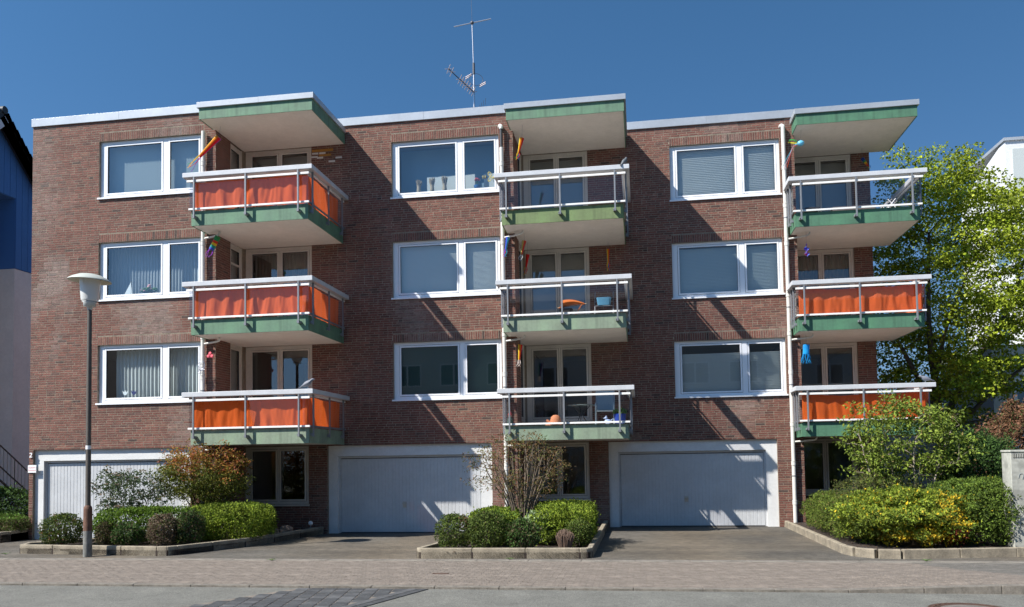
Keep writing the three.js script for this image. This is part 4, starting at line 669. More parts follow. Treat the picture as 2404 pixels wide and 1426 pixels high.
// ------------------------------------------------------------------ street lamp
{
  const g = thing('street_lamp', 'street lamp with a broad flat hat and white glass on a rusty pole', 'street lamp', [4.5, 0, 3.76]);
  const steel = std(lin(.16, .14, .12), .6, { metalness: .4, map: repeat(mottle, 1) }), rust = std(lin(.2, .1, .065), .85, { map: repeat(mottle, 1.5), bumpMap: repeat(grain, 2), bumpScale: .003 }), basePaint = std(lin(.26, .26, .24), .8, { map: repeat(mottle, 1.5) });
  mesh('base_sleeve', lathe([[.001, 0], [.088, 0], [.088, .55]], 20), basePaint, g); mesh('rusty_sleeve', lathe([[.088, .55], [.086, 1.0], [.08, 1.05], [.054, 1.09]], 20), rust, g);
  mesh('pole', lathe([[.054, 1.05], [.052, 3.3], [.046, 5.32], [.001, 5.33]], 18), steel, g);
  mesh('sticker', lathe([[.0545, 2.28], [.0545, 2.36]], 18), M.white, g);
  mesh('glass_holder', lathe([[.05, 5.28], [.06, 5.34], [.125, 5.36], [.13, 5.44], [.15, 5.46], [.001, 5.46]], 24), std(lin(.45, .46, .44), .5), g);
  mesh('glass_body', lathe([[.15, 5.46], [.175, 5.5], [.195, 5.75], [.215, 5.98], [.215, 6.0]], 32), phys(lin(.72, .72, .7), .3, { transmission: .25, thickness: 0 }), g);
  const hat = lathe([[.43, 5.905], [.425, 5.925], [.34, 5.98], [.22, 6.035], [.1, 6.06], [.001, 6.065]], 48), hu = lathe([[.001, 6.02], [.2, 6.0], [.33, 5.96], [.428, 5.902]], 48); for (const q of [hat, hu]) { q.translate(0, -6, 0); q.rotateZ(-.06); q.translate(0, 6, 0); }
  mesh('hat', hat, std(lin(.4, .42, .38), .6), g); mesh('hat_lining', hu, std(lin(.5, .47, .38), .7), g);
}
// ------------------------------------------------------------------ utility cabinet
{
  const g = thing('utility_cabinet', 'tall pale utility cabinet with scribbles at the right edge', 'cabinet', [23.02, 0, 2.55]), paint = std(lin(.5, .5, .46), .75, { map: repeat(tex(256, (u, v) => { const a = tileNoise(u, v, 6, 51), b = tileNoise(u, v, 30, 52), c = tileNoise(u, v, 3, 53); const k = .86 + .1 * (b - .5) - (a > .55 ? .1 : 0) * Math.min(1, (a - .55) * 8) - .1 * (c - .5); return [k, k, k * .98]; }, true), .9) });
  mesh('plinth', rbox(-.02, 1.2, 0, .1, -.02, .42, .01), std(lin(.3, .2, .15), .9, { map: repeat(mottle, 2) }), g); mesh('body', rbox(0, 1.18, .1, 1.9, 0, .4, .012, 2), paint, g); mesh('lid', rbox(-.015, 1.195, 1.905, 1.95, -.015, .415, .012, 2), paint, g);
  const vent = part('vent', g); mesh('vent_slot', box(.04, 1.14, 1.8, 1.88, .395, .404), M.dark, vent); for (let i = 0; i < 36; i++) mesh('vent_slat', box(.05 + i * .03, .062 + i * .03, 1.805, 1.875, .404, .412), paint, vent);
  mesh('door_gap', box(.58, .588, .14, 1.76, .396, .402), M.dark, g);
  const sc = []; const W = (...p) => sc.push(tube(p.map(q => V(q[0], q[1], .404)), .006, 5, p.length * 6)); W([.12, 1.42], [.15, 1.5], [.2, 1.49], [.19, 1.4], [.24, 1.52], [.28, 1.36], [.33, 1.5], [.36, 1.4], [.4, 1.38]); mesh('scribble', merged(sc), std(lin(.2, .22, .22), .8), g);
}

// ------------------------------------------------------------------ plants
function leafGeometry(list) {   // list of { p, d, n, l, w, c }: position, axis, facing, length, width, colour
  const pos = new Float32Array(list.length * 18), nor = new Float32Array(list.length * 18), col = new Float32Array(list.length * 18); let k = 0;
  const a = V(), b = V(), t = V(), s = V(), m = V(), e1 = V(), e2 = V(), n = V();
  for (const f of list) {
    s.crossVectors(f.d, f.n).normalize(); t.crossVectors(s, f.d).normalize();
    const base = f.p, tip = e1.copy(f.p).addScaledVector(f.d, f.l).addScaledVector(t, -.12 * f.l);
    m.copy(f.p).addScaledVector(f.d, f.l * .45);
    a.copy(m).addScaledVector(s, f.w / 2).addScaledVector(t, .18 * f.w); b.copy(m).addScaledVector(s, -f.w / 2).addScaledVector(t, .18 * f.w);
    for (const [p, q, r] of [[base, a, tip], [base, tip, b]]) { n.crossVectors(e2.copy(q).sub(p), V(r.x - p.x, r.y - p.y, r.z - p.z)).normalize(); for (const v of [p, q, r]) { pos[k] = v.x; pos[k + 1] = v.y; pos[k + 2] = v.z; nor[k] = n.x; nor[k + 1] = n.y; nor[k + 2] = n.z; col[k] = f.c[0]; col[k + 1] = f.c[1]; col[k + 2] = f.c[2]; k += 3; } }
  }
  const g = new THREE.BufferGeometry(); g.setAttribute('position', new THREE.BufferAttribute(pos, 3)); g.setAttribute('normal', new THREE.BufferAttribute(nor, 3)); g.setAttribute('color', new THREE.BufferAttribute(col, 3)); return g;
}
function randDir(r) { const z = r() * 2 - 1, t = r() * 6.2832, q = Math.sqrt(1 - z * z); return V(q * Math.cos(t), z, q * Math.sin(t)); }
function pick(r, pal) { let q = r() * pal.reduce((a, p) => a + p[3], 0); for (const p of pal) { q -= p[3]; if (q <= 0) { const k = 1.05 + .5 * r(); return [p[0] * k, p[1] * k, p[2] * k]; } } return pal[0]; }
// a dense clipped or mounded bush: leaves in a noisy shell; box > 2 squares the shape off
function bush(name, label, category, x, z, rx, h, rz, o) {
  const r = rng(o.seed), y0 = o.y ?? .12, g = thing(name, label, category, [x, y0, z], o.group), list = [], e = o.box || 2.4, ry = h / 2, amp = o.rough ?? .12, turn = o.turn || 0;
  for (let i = 0; i < o.count; i++) {
    const d = randDir(r); if (d.y < -.85) d.y *= -1;
    const k = Math.pow(Math.abs(d.x) ** e + Math.abs(d.y) ** e + Math.abs(d.z) ** e, -1 / e), lump = 1 + amp * N3(d.x * 2.6 + o.seed, d.y * 2.6, d.z * 2.6 + o.seed * .3) * 1.6 + amp * .8 * N3(d.x * 7, d.y * 7 + o.seed, d.z * 7), shoot = r() < .05 ? 1 + .16 * r() : 1, depth = (1 - (o.deep ?? .32) * Math.pow(r(), 1.7)) * shoot; if (N3(d.x * 5.5 + o.seed * 2, d.y * 5.5, d.z * 5.5) < -.34 + .2 * r() && depth > .8) continue;
    const p = V(d.x * k * rx, d.y * k * ry + ry, d.z * k * rz).multiplyScalar(1); p.sub(V(0, ry, 0)).multiplyScalar(lump * depth).add(V(0, ry, 0)); if (p.y < .015) p.y = .015 + .08 * r();
    const out = V(d.x / rx, d.y / ry, d.z / rz).normalize(), rd = randDir(r), axis = rd.clone().addScaledVector(out, .5).add(V(0, o.upward ?? .35, 0)).normalize(), face = out.clone().addScaledVector(randDir(r), .8).normalize();
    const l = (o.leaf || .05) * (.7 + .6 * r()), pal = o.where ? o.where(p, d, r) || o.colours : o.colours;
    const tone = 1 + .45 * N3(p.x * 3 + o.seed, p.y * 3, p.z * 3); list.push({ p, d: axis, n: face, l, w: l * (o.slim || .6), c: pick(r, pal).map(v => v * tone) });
  }
  const lg = leafGeometry(list); lg.rotateY(turn); mesh('foliage', lg, M.leaf, g);
  const st = []; for (let i = 0; i < (o.stems || 14); i++) { const t = r() * 6.28, q = Math.sqrt(r()) * .6; st.push(rod(V(q * .35 * rx * Math.cos(t), -.05, q * .35 * rz * Math.sin(t)), V(q * 1.1 * rx * Math.cos(t + .3), h * (.55 + .3 * r()), q * 1.1 * rz * Math.sin(t + .3)), .012, .004, 5)); }
  const sg = merged(st); sg.rotateY(turn); mesh('stems', sg, M.bark, g); return g;
}
// an open shrub or tree: limbs grown towards leaf clusters that fill a crown
function grow(name, label, category, x, z, o) {
  const r = rng(o.seed), g = thing(name, label, category, [x, o.y ?? .12, z], o.group), nodes = [], limbs = [], list = [];
  for (const tr of o.trunks) { let prev = null; const c = new THREE.CatmullRomCurve3(tr.pts.map(p => V(...p))), n = 10; for (let i = 0; i <= n; i++) { const p = c.getPoint(i / n), rad = tr.r0 + (tr.r1 - tr.r0) * i / n; if (prev) limbs.push(rod(prev.p, p, prev.r, rad, tr.seg || 8)); prev = { p, r: rad, lev: 0 }; nodes.push(prev); } }
  const cs = []; for (let i = 0; i < o.clusters; i++) { const d = randDir(r), q = (o.hollow ?? .25) + (1 - (o.hollow ?? .25)) * Math.cbrt(r()), lump = 1 + (o.rough ?? .2) * 1.5 * N3(d.x * 2 + o.seed, d.y * 2, d.z * 2); const p = V(o.centre[0] + d.x * o.radii[0] * q * lump, o.centre[1] + d.y * o.radii[1] * q * lump, o.centre[2] + d.z * o.radii[2] * q * lump); if (p.y > (o.floor ?? .05) && (!o.keep || o.keep(p))) cs.push({ p, edge: q }); }
  const root = nodes[0].p; cs.sort((a, b) => a.p.distanceTo(root) - b.p.distanceTo(root));
  for (const c of cs) {
    let best = null, bd = 1e9; for (const n of nodes) { const d = n.p.distanceTo(c.p) + Math.max(0, n.p.y - c.p.y + .1) * 1.2 + n.lev * .05; if (d < bd && n.r > .0015) { bd = d; best = n; } }
    const rad = Math.max(.003, Math.min(best.r * .6, (o.twig || .02))), mid = best.p.clone().lerp(c.p, .55).add(V((r() - .5) * .15 * bd, .12 * bd * (o.arch ?? 1), (r() - .5) * .15 * bd)); let prev = { p: best.p, r: rad, lev: best.lev + 1 }; const cv = new THREE.QuadraticBezierCurve3(best.p, mid, c.p), n = bd > .6 ? 4 : 2;
    for (let i = 1; i <= n; i++) { const p = cv.getPoint(i / n), rr = rad * (1 - .6 * i / n); limbs.push(rod(prev.p, p, prev.r, rr, 5)); prev = { p, r: rr, lev: best.lev + 1 }; nodes.push(prev); }
    const tint = .8 + .4 * r();
    for (let i = 0; i < o.perCluster; i++) {
      const d = randDir(r), q = Math.cbrt(r()) * o.clusterR, p = c.p.clone().add(V(d.x * q, d.y * q * (o.flat ?? .6), d.z * q)), axis = randDir(r).add(V(d.x, d.y * .5 - (o.droop ?? .1), d.z)).normalize(), face = V(0, 1, 0).addScaledVector(randDir(r), o.tilt ?? .8).normalize(), l = o.leaf * (.7 + .6 * r()), pal = o.where ? o.where(c.p, r) || o.colours : o.colours, cc = pick(r, pal).map(v => v * tint);
      list.push({ p, d: axis, n: face, l, w: l * (o.slim || .6), c: cc });
    }
  }
  mesh(o.woodName || 'stems', merged(limbs), o.wood || M.bark, g); mesh(o.leafName || 'foliage', leafGeometry(list), M.leaf, g); return { g, cs, r };
}
const BOX = [[.07, .1, .02, 5], [.105, .14, .026, 3], [.04, .06, .016, 2], [.1, .08, .035, .5]], FRESH = [[.155, .21, .022, 5], [.22, .27, .03, 3], [.08, .115, .016, 2.5]], DEEP = [[.045, .09, .02, 5], [.07, .13, .028, 3], [.025, .05, .014, 2]], BROWNED = [[.09, .075, .035, 4], [.06, .07, .025, 3], [.14, .1, .06, 2]], TWIGGY = [[.17, .12, .08, 5], [.11, .08, .05, 3], [.2, .15, .11, 2]];
// bed by the lamp
bush('box_ball', 'dark clipped box ball at the kerb corner, leftmost of the lamp bed', 'shrub', 3.1, 2.72, .42, .72, .4, { seed: 31, count: 6500, leaf: .042, colours: BOX, where: (p, d, r) => r() < .12 && N3(p.x * 4, p.y * 4, p.z * 4) > .1 ? [[.2, .09, .04, 1]] : null });
bush('clipped_hedge', 'mid green clipped hedge behind the lamp pole', 'hedge', 4.75, 1.95, 1.15, .8, .42, { seed: 32, count: 17000, leaf: .048, box: 5, rough: .06, turn: .3, colours: [[.085, .15, .014, 5], [.13, .2, .02, 3], [.04, .07, .012, 2]] });
bush('clipped_hedge', 'bright lime green clipped hedge at the driveway side of the lamp bed', 'hedge', 6.35, 1.1, .95, .84, .75, { seed: 33, count: 20000, leaf: .05, box: 5, rough: .05, turn: .1, upward: .8, colours: FRESH });
bush('withered_shrub', 'small brownish shrub just right of the lamp pole', 'shrub', 4.02, 2.5, .2, .5, .2, { seed: 34, count: 2200, leaf: .045, colours: BROWNED });
bush('low_shrub', 'small dark green shrub in front of the lamp bed hedge', 'shrub', 4.62, 2.55, .33, .47, .28, { seed: 35, count: 3800, leaf: .045, colours: DEEP.concat(BROWNED.map(c => [c[0], c[1], c[2], 1])) });
bush('withered_shrub', 'half withered brown shrub before the lamp bed hedge', 'shrub', 5.48, 2.55, .32, .68, .3, { seed: 36, count: 5000, leaf: .042, colours: TWIGGY.concat([[.06, .08, .025, 3]]) });
bush('withered_shrub', 'greener withered shrub between the brown shrub and the lime hedge', 'shrub', 6.0, 2.3, .32, .72, .3, { seed: 37, count: 5000, leaf: .042, colours: BROWNED.concat(DEEP) });
{
  const v = grow('flowering_shrub', 'loose evergreen shrub with dull yellow flower heads before the first garage', 'shrub', 3.95, 1.45, { seed: 41, trunks: [0, 1, 2, 3, 4].map(i => { const t = i * 1.26; return { pts: [[.06 * Math.cos(t), 0, .06 * Math.sin(t)], [.25 * Math.cos(t), .5, .2 * Math.sin(t)], [.5 * Math.cos(t), 1.1, .3 * Math.sin(t)]], r0: .018, r1: .007, seg: 5 }; }), clusters: 150, centre: [0, 1.15, 0], radii: [.95, .66, .5], hollow: .2, perCluster: 20, clusterR: .15, leaf: .085, slim: .38, rough: .25, droop: .3, tilt: 1.4, colours: [[.045, .07, .03, 5], [.08, .11, .05, 3], [.11, .12, .07, 1]] });
  const r = rng(99), heads = []; for (const c of v.cs.filter(c => c.edge > .72 && r() < .5)) for (let i = 0; i < 26; i++) { const d = randDir(r), q = .055 * Math.sqrt(r()); heads.push({ p: c.p.clone().add(V(d.x * q * 1.4, .06 + Math.abs(d.y) * q * .6, d.z * q * 1.4)), d: randDir(r), n: randDir(r), l: .022, w: .02, c: c.p.x % .3 > .1 ? [.32, .26, .1] : [.34, .24, .16] }); } mesh('flower_heads', leafGeometry(heads), M.leaf, v.g);
}
grow('red_tipped_shrub', 'round multi stemmed shrub with copper red young leaves on top', 'shrub', 5.45, .75, { seed: 42, trunks: [0, 1, 2, 3, 4, 5, 6].map(i => { const t = i * .9 + .2; return { pts: [[.07 * Math.cos(t), 0, .05 * Math.sin(t)], [.2 * Math.cos(t), .5, .15 * Math.sin(t)], [.6 * Math.cos(t), 1.2, .35 * Math.sin(t)]], r0: .025, r1: .01, seg: 6 }; }), clusters: 420, centre: [0, 1.55, 0], radii: [1.2, .76, .78], hollow: .1, perCluster: 30, clusterR: .17, leaf: .07, slim: .42, rough: .16, tilt: 1.2, floor: .7, colours: [[.1, .12, .018, 5], [.16, .16, .025, 3], [.05, .06, .012, 2]], where: (p, r) => p.y > 1.62 + .5 * N3(p.x * 2, p.y, p.z * 2) + .2 * (r() - .5) ? [[.29, .1, .03, 4], [.28, .17, .035, 3], [.34, .14, .1, .7], [.15, .13, .02, 3.5]] : null });
// middle bed
bush('box_ball', 'clipped box ball at the left end of the middle bed', 'shrub', 12.4, 3.36, .36, .7, .34, { seed: 51, count: 6000, leaf: .04, colours: BOX, where: (p, d, r) => p.x > .12 && p.y > .45 && r() < .3 ? [[.16, .1, .05, 1]] : null });
bush('box_ball', 'rounder clipped box ball, second from the left in the middle bed', 'shrub', 13.05, 3.4, .38, .74, .36, { seed: 52, count: 6500, leaf: .04, colours: BOX });
bush('low_shrub', 'dull green shrub with brown twigs at the front of the middle bed', 'shrub', 13.78, 3.4, .32, .58, .3, { seed: 53, count: 4600, leaf: .045, colours: DEEP.concat(BROWNED.map(c => [c[0], c[1], c[2], 2])), rough: .2 });
bush('variegated_shrub', 'small shrub with whitish green variegated leaves in the middle bed', 'shrub', 13.98, 2.45, .3, .68, .3, { seed: 54, count: 3600, leaf: .05, colours: [[.24, .3, .16, 4], [.12, .18, .06, 3], [.4, .45, .3, 2]] });
{
  const g = thing('cut_stump', 'pale brown clump of cut dry twigs in the middle bed', 'shrub', [14.62, .12, 3.3]), r = rng(5), a = []; for (let i = 0; i < 420; i++) { const t = r() * 6.2832, q = Math.sqrt(r()), b = .1 * q, c = .19 * q * (1 + .15 * (r() - .5)); a.push(rod(V(b * Math.cos(t), -.02, b * Math.sin(t)), V(c * Math.cos(t) + .02 * (r() - .5), (.4 - .12 * q * q) * (.8 + .25 * r()), c * Math.sin(t) + .02 * (r() - .5)), .006, .004, 4)); } mesh('twigs', merged(a), std(lin(.2, .135, .1), .95), g);
}
bush('clipped_hedge', 'lime green clipped hedge at the driveway side of the middle bed', 'hedge', 14.45, 1.5, .66, .82, 1.35, { seed: 55, count: 24000, leaf: .05, box: 5, rough: .05, upward: .8, colours: FRESH });
bush('clipped_hedge', 'yellowish green hedge at the foot of the bare shrub', 'hedge', 13.0, 1.9, .55, .72, 1.0, { seed: 56, count: 15000, leaf: .05, box: 4, rough: .08, upward: .8, colours: FRESH.concat([[.09, .15, .025, 4]]) });
bush('low_shrub', 'small dark hedge shrub between the dry stump and the lime hedge', 'shrub', 14.85, 2.8, .26, .55, .3, { seed: 57, count: 3400, leaf: .042, colours: BOX });
grow('bare_shrub', 'tall bare shrub of many brown stems with sparse young leaves', 'shrub', 13.55, 1.75, { seed: 61, wood: std(lin(.15, .115, .085), .9), trunks: Array.from({ length: 30 }, (_, i) => { const t = i * 2.4, q = .35 + .65 * ((i * 37) % 10) / 10, w = .28 * q; return { pts: [[w * Math.cos(t) * .8, 0, w * Math.sin(t) * .6], [w * Math.cos(t) * 1.2, .7, w * Math.sin(t)], [q * .8 * Math.cos(t) + .04 * Math.sin(i * 5), 1.5, q * .55 * Math.sin(t)], [q * 1.0 * Math.cos(t) + .1 * Math.sin(i * 3), 2.1 - .25 * q + .15 * Math.sin(i * 7), q * .7 * Math.sin(t)]], r0: .022, r1: .006, seg: 5 }; }), clusters: 280, centre: [-.1, 1.62, 0], radii: [1.12, .78, .7], hollow: .3, perCluster: 11, clusterR: .12, leaf: .07, slim: .32, rough: .2, twig: .008, floor: .7, tilt: 1.6, colours: [[.15, .1, .045, 4], [.1, .1, .03, 3], [.2, .11, .05, 2], [.12, .15, .04, 1]] });
bush('ivy_clump', 'ivy clump at the foot of the bare shrub', 'ivy', 13.3, 2.35, .18, .62, .16, { seed: 62, count: 900, leaf: .065, colours: [[.06, .13, .025, 3], [.11, .19, .04, 2]], rough: .3 });
// right bed
bush('juniper_mound', 'low spreading green mound beside the right brick pier', 'shrub', 20.62, .2, .58, .92, 2.75, { seed: 71, count: 34000, leaf: .055, slim: .35, rough: .18, colours: [[.09, .125, .02, 4], [.13, .17, .026, 3], [.13, .1, .035, .6], [.05, .07, .014, 2]] });
bush('golden_shrub', 'broad green shrub with bright yellow leaves spilling over the kerb', 'shrub', 21.3, 2.2, 1.12, 1.06, 1.3, { seed: 72, count: 38000, leaf: .062, slim: .55, box: 2.05, rough: .3, colours: [[.145, .19, .022, 5], [.22, .26, .03, 3], [.06, .095, .014, 2.5]], where: (p, d, r) => { const low = p.y < .3 + .25 * N3(p.x * 2.2, 3, p.z * 2), right = p.x > .5 + .5 * N3(p.y * 3, p.x, 1); if (p.x > .55 && p.x < .95 && p.y < .38 && r() < .5) return [[.16, .035, .02, 1]]; return (low && p.x > -.6 && r() < .7) || (right && d.y > -.2 && r() < .42) || r() < .06 ? [[.5, .34, .02, 4], [.36, .28, .03, 2]] : null; } });
bush('heather_shrub', 'fine leaved olive shrub behind the golden shrub', 'shrub', 21.35, .35, .95, 1.35, .8, { seed: 73, count: 18000, leaf: .045, slim: .35, rough: .2, colours: [[.09, .11, .03, 4], [.06, .085, .025, 3], [.13, .11, .045, 2], [.2, .22, .04, 1]] });
bush('dark_hedge', 'dense dark green hedge against the utility cabinet', 'hedge', 22.65, 2.1, .8, 1.25, .95, { seed: 74, count: 30000, leaf: .05, slim: .5, box: 3, rough: .1, colours: [[.085, .13, .018, 5], [.125, .18, .028, 3], [.04, .065, .014, 2], [.45, .36, .03, .08]] });
grow('tall_shrub', 'tall many stemmed leafy shrub before the lowest right balcony', 'shrub', 21.95, .3, { seed: 75, wood: M.paleBark, trunks: [[[-.3, 0, .2], [-.7, 1.1, .1], [-.95, 2.2, 0]], [[0, 0, 0], [-.25, 1.1, .1], [-.5, 2.5, .1]], [[.2, 0, .1], [.15, 1.0, .1], [.2, 1.9, 0], [.45, 2.7, 0]], [[.3, 0, -.1], [.5, 1.2, 0], [.95, 2.3, .1]], [[.1, 0, .2], [.4, .9, .3], [.6, 1.6, .3]]].map((pts, i) => ({ pts, r0: .045 - .004 * i, r1: .015, seg: 8 })), clusters: 300, centre: [0, 2.05, 0], radii: [1.35, 1.0, .8], hollow: .2, perCluster: 26, clusterR: .19, leaf: .085, slim: .5, rough: .25, floor: .9, twig: .014, tilt: 1, colours: [[.13, .18, .025, 5], [.2, .25, .04, 3], [.07, .1, .018, 2], [.18, .14, .05, .4]] });
bush('dark_yew', 'dark green rounded yew behind the tall shrub', 'shrub', 23.75, -.4, .85, 2.15, .8, { seed: 76, count: 24000, leaf: .07, slim: .4, rough: .2, colours: [[.04, .08, .02, 4], [.07, .13, .03, 3], [.02, .045, .012, 2]] });
bush('copper_bush', 'copper brown rounded bush behind the yew and cabinet', 'shrub', 25.3, -1.4, 1.15, 2.95, 1.0, { seed: 77, count: 26000, leaf: .075, slim: .45, rough: .16, colours: [[.15, .075, .04, 4], [.1, .06, .03, 3], [.2, .1, .06, 2], [.07, .09, .03, 1.5]] });
// left bed and yard
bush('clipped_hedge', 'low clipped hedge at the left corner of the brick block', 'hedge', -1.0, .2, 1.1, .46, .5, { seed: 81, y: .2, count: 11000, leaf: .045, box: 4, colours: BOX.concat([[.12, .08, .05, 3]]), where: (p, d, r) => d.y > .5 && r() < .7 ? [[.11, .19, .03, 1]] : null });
bush('dark_hedge', 'dark hedge in front of the outdoor stair on the left', 'hedge', -3.4, -2.6, 1.6, 1.25, .6, { seed: 82, y: 0, count: 14000, leaf: .07, box: 4, colours: DEEP });
// the big tree
grow('maple_tree', 'large fresh green maple tree behind the right end of the block', 'tree', 25.1, -6.2, { seed: 91, y: -.02, woodName: 'trunk', leafName: 'crown', trunks: [{ pts: [[0, 0, 0], [-.1, 1.5, 0], [-.25, 3.2, .1], [-.4, 5.4, 0], [-.3, 8.5, 0]], r0: .2, r1: .04 }, { pts: [[-.2, 2.6, 0], [.5, 4.2, .2], [1.5, 5.8, .4], [2.2, 7.6, .3]], r0: .11, r1: .03 }, { pts: [[-.2, 2.9, 0], [-1.1, 4.6, .4], [-2.0, 6.4, .5]], r0: .1, r1: .03 }, { pts: [[-.15, 2.2, 0], [.9, 3.6, .8], [2.2, 4.7, 1.0]], r0: .09, r1: .025 }, { pts: [[-.3, 4.0, 0], [-.2, 5.6, .9], [.2, 7.0, 1.5]], r0: .07, r1: .02 }], keep: p => p.x > (p.z < .8 ? -2 : -.7), clusters: 760, centre: [.05, 6.5, .2], radii: [3.15, 4.5, 2.6], hollow: .2, perCluster: 92, clusterR: .42, flat: .45, leaf: .085, slim: .85, rough: .24, floor: 2.2, twig: .03, tilt: 1.15, droop: .25, colours: [[.19, .24, .015, 5], [.27, .32, .025, 3], [.1, .135, .012, 2.5], [.33, .36, .06, .5]] });

// ------------------------------------------------------------------ neighbouring houses
{
  const g = thing('blue_house', 'dark blue boarded gable house with a pale plaster base on the left', 'house'), blue = std(lin(.06, .19, .44), .7, { map: repeat(streak, .5) }), blue2 = std(lin(.05, .16, .38), .7), base = std(lin(.85, .81, .73), .9, { map: repeat(streak, .3) }), tileM = std(lin(.02, .024, .03), .6), trim = std(lin(.6, .6, .62), .7);
  const X0 = -6.5, peakZ = -6.1, peakY = 14.55, slope = .98, zb = -12.2, zf = -.4;
  mesh('plaster_base', box(X0 - 7, X0 - .02, 0, 9.25, zb, -7.08), base, g); mesh('plaster_recess', box(X0 - 7, X0 - 1.3, 0, 9.2, -7.08, zf), base, g);
  const yAt = z => peakY - slope * Math.abs(z - peakZ);
  const gable = new THREE.Shape([new THREE.Vector2(zb, 9.26), new THREE.Vector2(-7.08, 9.26), new THREE.Vector2(-7.08, 11.85), new THREE.Vector2(zf, 11.85), new THREE.Vector2(zf, yAt(zf) < 11.85 ? 11.86 : yAt(zf)), new THREE.Vector2(peakZ + (peakY - 11.86) / slope, 11.86), new THREE.Vector2(peakZ, peakY), new THREE.Vector2(zb, Math.max(9.3, yAt(zb)))]);
  const body = new THREE.Shape([new THREE.Vector2(zb, 9.26), new THREE.Vector2(-7.08, 9.26), new THREE.Vector2(-7.08, 11.85), new THREE.Vector2(-3.4, 11.85), new THREE.Vector2(peakZ, peakY), new THREE.Vector2(zb + .8, 9.3)]);
  const bg = new THREE.ExtrudeGeometry(body, { depth: 7, bevelEnabled: false }); bg.rotateY(-Math.PI / 2); bg.translate(X0 - .03, 0, 0); mesh('gable_wall', metreUV(bg), blue2, g);
  mesh('recess_wall', box(X0 - 7, X0 - 1.3, 9.2, 11.85, -7.08, zf), blue2, g);
  for (let i = 0; i < 22; i++) { const z0 = -3.5 - i * .3, z1 = z0 - .285, lo = z1 < -7.1 ? 9.27 : 11.87, hi = Math.min(yAt(z0), yAt(z1)) - .05, zz0 = lo < 10 && z0 > -7.09 ? -7.09 : z0; if (hi - lo < .05) continue; const s = new THREE.Shape([new THREE.Vector2(zz0, lo), new THREE.Vector2(z1, lo), new THREE.Vector2(z1, yAt(z1) - .06), new THREE.Vector2(zz0, yAt(zz0) - .06)]), q = new THREE.ExtrudeGeometry(s, { depth: .03, bevelEnabled: false }); q.rotateY(-Math.PI / 2); q.translate(X0 + .005, 0, 0); mesh('board', metreUV(q), i % 2 ? blue : blue2, g); }
  const roof = part('roof', g); for (const k of [-1, 1]) { const L = 7.5, a = Math.atan(slope), sl = box(-7.2, .32, 0, .16, 0, L); sl.rotateX(k > 0 ? a : 0); if (k > 0) { sl.translate(X0, peakY + .02, peakZ); } else { sl.rotateX(Math.PI - a); sl.translate(X0, peakY + .02, peakZ); if (true) { } } mesh('roof_slope', sl, tileM, roof); const vg = box(.2, .34, -.28, -.02, 0, L); if (k > 0) vg.rotateX(a); else { vg.scale(1, 1, -1); vg.rotateX(-a); } vg.translate(X0, peakY + .02, peakZ); mesh('verge_board', vg, trim, roof); for (let i = 0; i < 24; i++) { const tg = rod(V(.26, .2, i * .31 + .02), V(.26, .17, i * .31 + .3), .1, .09, 8); if (k > 0) tg.rotateX(a); else { tg.scale(1, 1, -1); tg.rotateX(-a); } tg.translate(X0, peakY + .02, peakZ); mesh('verge_tile', tg, tileM, roof); } }
  mesh('ridge_tile', rod(V(X0 - 7.2, peakY + .22, peakZ), V(X0 + .36, peakY + .22, peakZ), .14, .14, 10), tileM, roof);
  const w = part('window', g); w.position.set(X0 + .01, 10.35, -8.35); w.rotation.y = Math.PI / 2; mesh('frame', frameGeo(0, .9, 0, .85, -.02, .05, .06), M.frame, w); const pg = new THREE.PlaneGeometry(.8, .76); pg.translate(.45, .42, .02); mesh('pane', pg, std(lin(.12, .2, .26), .1), w);
  const st = thing('outdoor_stair', 'dark metal outdoor stair with a barred railing beside the blue house', 'stair'), dk = std(lin(.05, .055, .06), .6, { metalness: .3 });
  const y0 = .15, n = 12; for (let i = 0; i < n; i++) mesh('tread', rbox(-4.3, -3.1, .95 - i * .0 + (n - i) * .17 - 1.1, .99 + (n - i) * .17 - 1.1, -1.6 - i * .24 - .24, -1.6 - i * .24, .004), dk, st);
  const rail = (x, dy) => rod(V(x, 2.62 + dy, -1.6), V(x, .62 + dy, -4.45), .022, .022, 8); mesh('handrail', rail(-3.05, .62), dk, st); mesh('stringer', merged([rail(-3.05, -.45), rail(-4.35, -.45)]), dk, st); mesh('lower_rail', rail(-3.05, -.02), dk, st); mesh('handrail', rail(-4.35, .62), dk, st);
  for (let i = 0; i < 20; i++) { const t = i / 19, z = -1.62 - t * 2.8, y = 2.62 - t * 2.0; mesh('baluster', rod(V(-3.05, y - .45, z), V(-3.05, y + .62, z), i % 5 ? .009 : .02, i % 5 ? .009 : .02, 6), dk, st); }
}
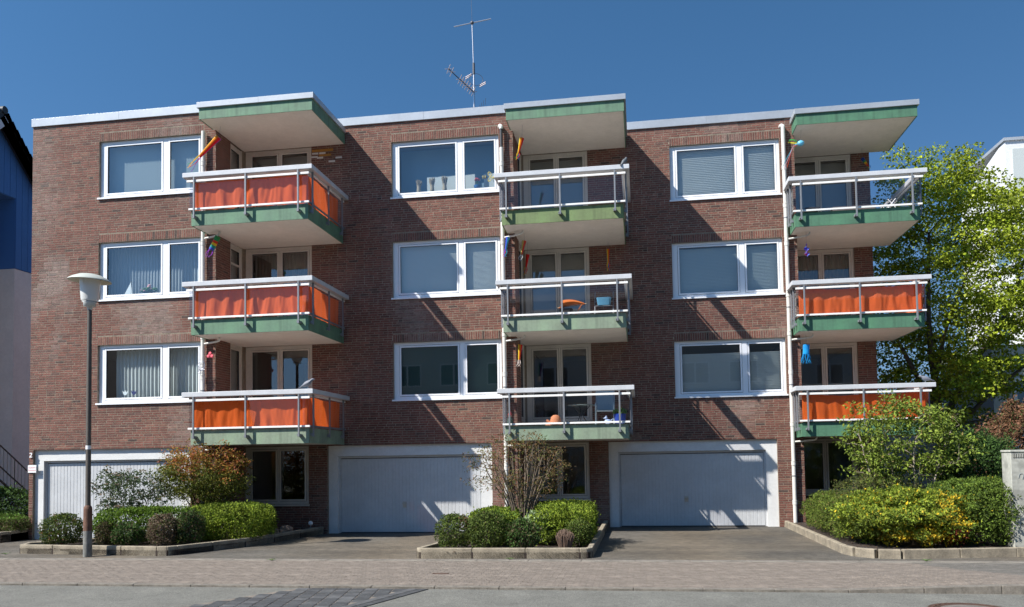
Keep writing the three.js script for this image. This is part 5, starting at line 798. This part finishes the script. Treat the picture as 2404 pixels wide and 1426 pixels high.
{
  const g = thing('white_building', 'white modern house with a slanted roof edge behind the maple tree', 'house'), wall = std(lin(.72, .72, .73), .85, { map: repeat(streak, .25) }), grey = std(lin(.42, .45, .44), .85), X = 30.7, Z = -15;
  const s = new THREE.Shape([new THREE.Vector2(-4.6, 0), new THREE.Vector2(0, 0), new THREE.Vector2(0, 14.3), new THREE.Vector2(-4.6, 13.2)]), q = new THREE.ExtrudeGeometry(s, { depth: 14, bevelEnabled: false }); q.rotateY(-Math.PI / 2); q.scale(1, 1, 1); q.translate(X + 14, 0, Z); mesh('wall', metreUV(q), wall, g);
  mesh('roof_edge', box(X - .06, X + 14, 14.24, 14.36, Z - 4.6, Z + .08), M.flashing, g); mesh('attic_panel', box(X + .25, X + 6, 12.1, 13.9, Z + .002, Z + .06), grey, g);
  mesh('lower_wing', box(X - 3.2, X - .3, 0, 5.4, Z + 1.5, Z + 6), grey, g); mesh('garden_wall', box(X - 12, X - 3.25, 0, 3.9, Z + 1.2, Z + 1.6), wall, g); mesh('lower_wing', box(X - .29, X + 8, 0, 8.2, Z + .4, Z + 6), wall, g);
  const win = (x0, x1, y0, y1, z) => { const w = part('window', g); mesh('frame', frameGeo(x0, x1, y0, y1, z - .02, z + .05, .09, [[(x0 + x1) / 2 - .05, (x0 + x1) / 2 + .05]]), M.frame, w); const p = new THREE.PlaneGeometry(x1 - x0 - .1, y1 - y0 - .1); p.translate((x0 + x1) / 2, (y0 + y1) / 2, z + .01); mesh('pane', p, std(lin(.1, .17, .22), .08), w); };
  win(X + .7, X + 4.4, 9.9, 11.6, Z + .03); win(X - 2.6, X - .9, 2.6, 4.3, Z + 6.01); win(X + .4, X + 3, 2.6, 4.4, Z + 6.01); win(X + .4, X + 3, 5.6, 7.3, Z + 6.01);
  for (let i = 0; i < 3; i++) { const w = part('window', g); w.position.set(X - .02, 3 + i * 3.1, Z - 1.2); w.rotation.y = -Math.PI / 2; mesh('frame', frameGeo(0, 1.6, 0, 1.6, -.02, .04, .08), M.frame, w); const p = new THREE.PlaneGeometry(1.5, 1.5); p.translate(.8, .8, .01); mesh('pane', p, std(lin(.12, .2, .26), .08), w); }
}
// houses across the street, seen only mirrored in the windows
{
  const mk = (label, x, w, eave, ridge, wallM, roofM) => {
    const g = thing('facing_house', label, 'house', [x, 0, 27], 'houses across the street'); mesh('wall', box(-w / 2, w / 2, 0, eave, 0, 9), wallM, g);
    const s = new THREE.Shape([new THREE.Vector2(-.5, eave), new THREE.Vector2(4.5, ridge), new THREE.Vector2(9.5, eave)]), q = new THREE.ExtrudeGeometry(s, { depth: w + .6, bevelEnabled: false }); q.rotateY(-Math.PI / 2); q.translate(w / 2 + .3, .002, 0); mesh('roof', metreUV(q), roofM, g);
    for (let f = 0; f * 2.8 + 1 < eave - 1.2; f++) for (let i = 0; i < Math.floor(w / 3); i++) { const a = -w / 2 + .8 + i * 3, wd = part('window', g); mesh('frame', frameGeo(a, a + 1.8, 1 + f * 2.8, 2.4 + f * 2.8, -.06, .02, .08, [[a + .85, a + .95]]), M.frame, wd); const p = box(a + .05, a + 1.75, 1.05 + f * 2.8, 2.35 + f * 2.8, -.03, -.01); mesh('pane', p, std(lin(.04, .05, .06), .1), wd); }
    mesh('door', box(-.5, .5, 0, 2.05, -.05, -.002), std(lin(.12, .06, .03), .6), g);
  };
  mk('long pale apartment block across the street', 15, 36, 11.2, 12.6, std(lin(.5, .5, .48), .9), std(lin(.3, .3, .3), .8)); mk('brick house with a steep dark roof across the street', -17, 12, 4.4, 10.2, std(lin(.24, .12, .09), .9), std(lin(.05, .045, .045), .8));
  grow('street_tree', 'round street tree in front of the houses across the street', 'tree', -9.5, 22.6, { seed: 95, y: .05, woodName: 'trunk', leafName: 'crown', trunks: [{ pts: [[0, 0, 0], [.05, 1.4, 0], [0, 3, .1]], r0: .12, r1: .05 }], clusters: 120, centre: [0, 4.2, 0], radii: [1.9, 1.7, 1.9], perCluster: 40, clusterR: .5, leaf: .18, slim: .8, floor: 2, colours: DEEP });
}
scene.traverse(o => { if (o.isMesh) { o.castShadow = o.receiveShadow = true; } });
renderer.render(scene, camera);
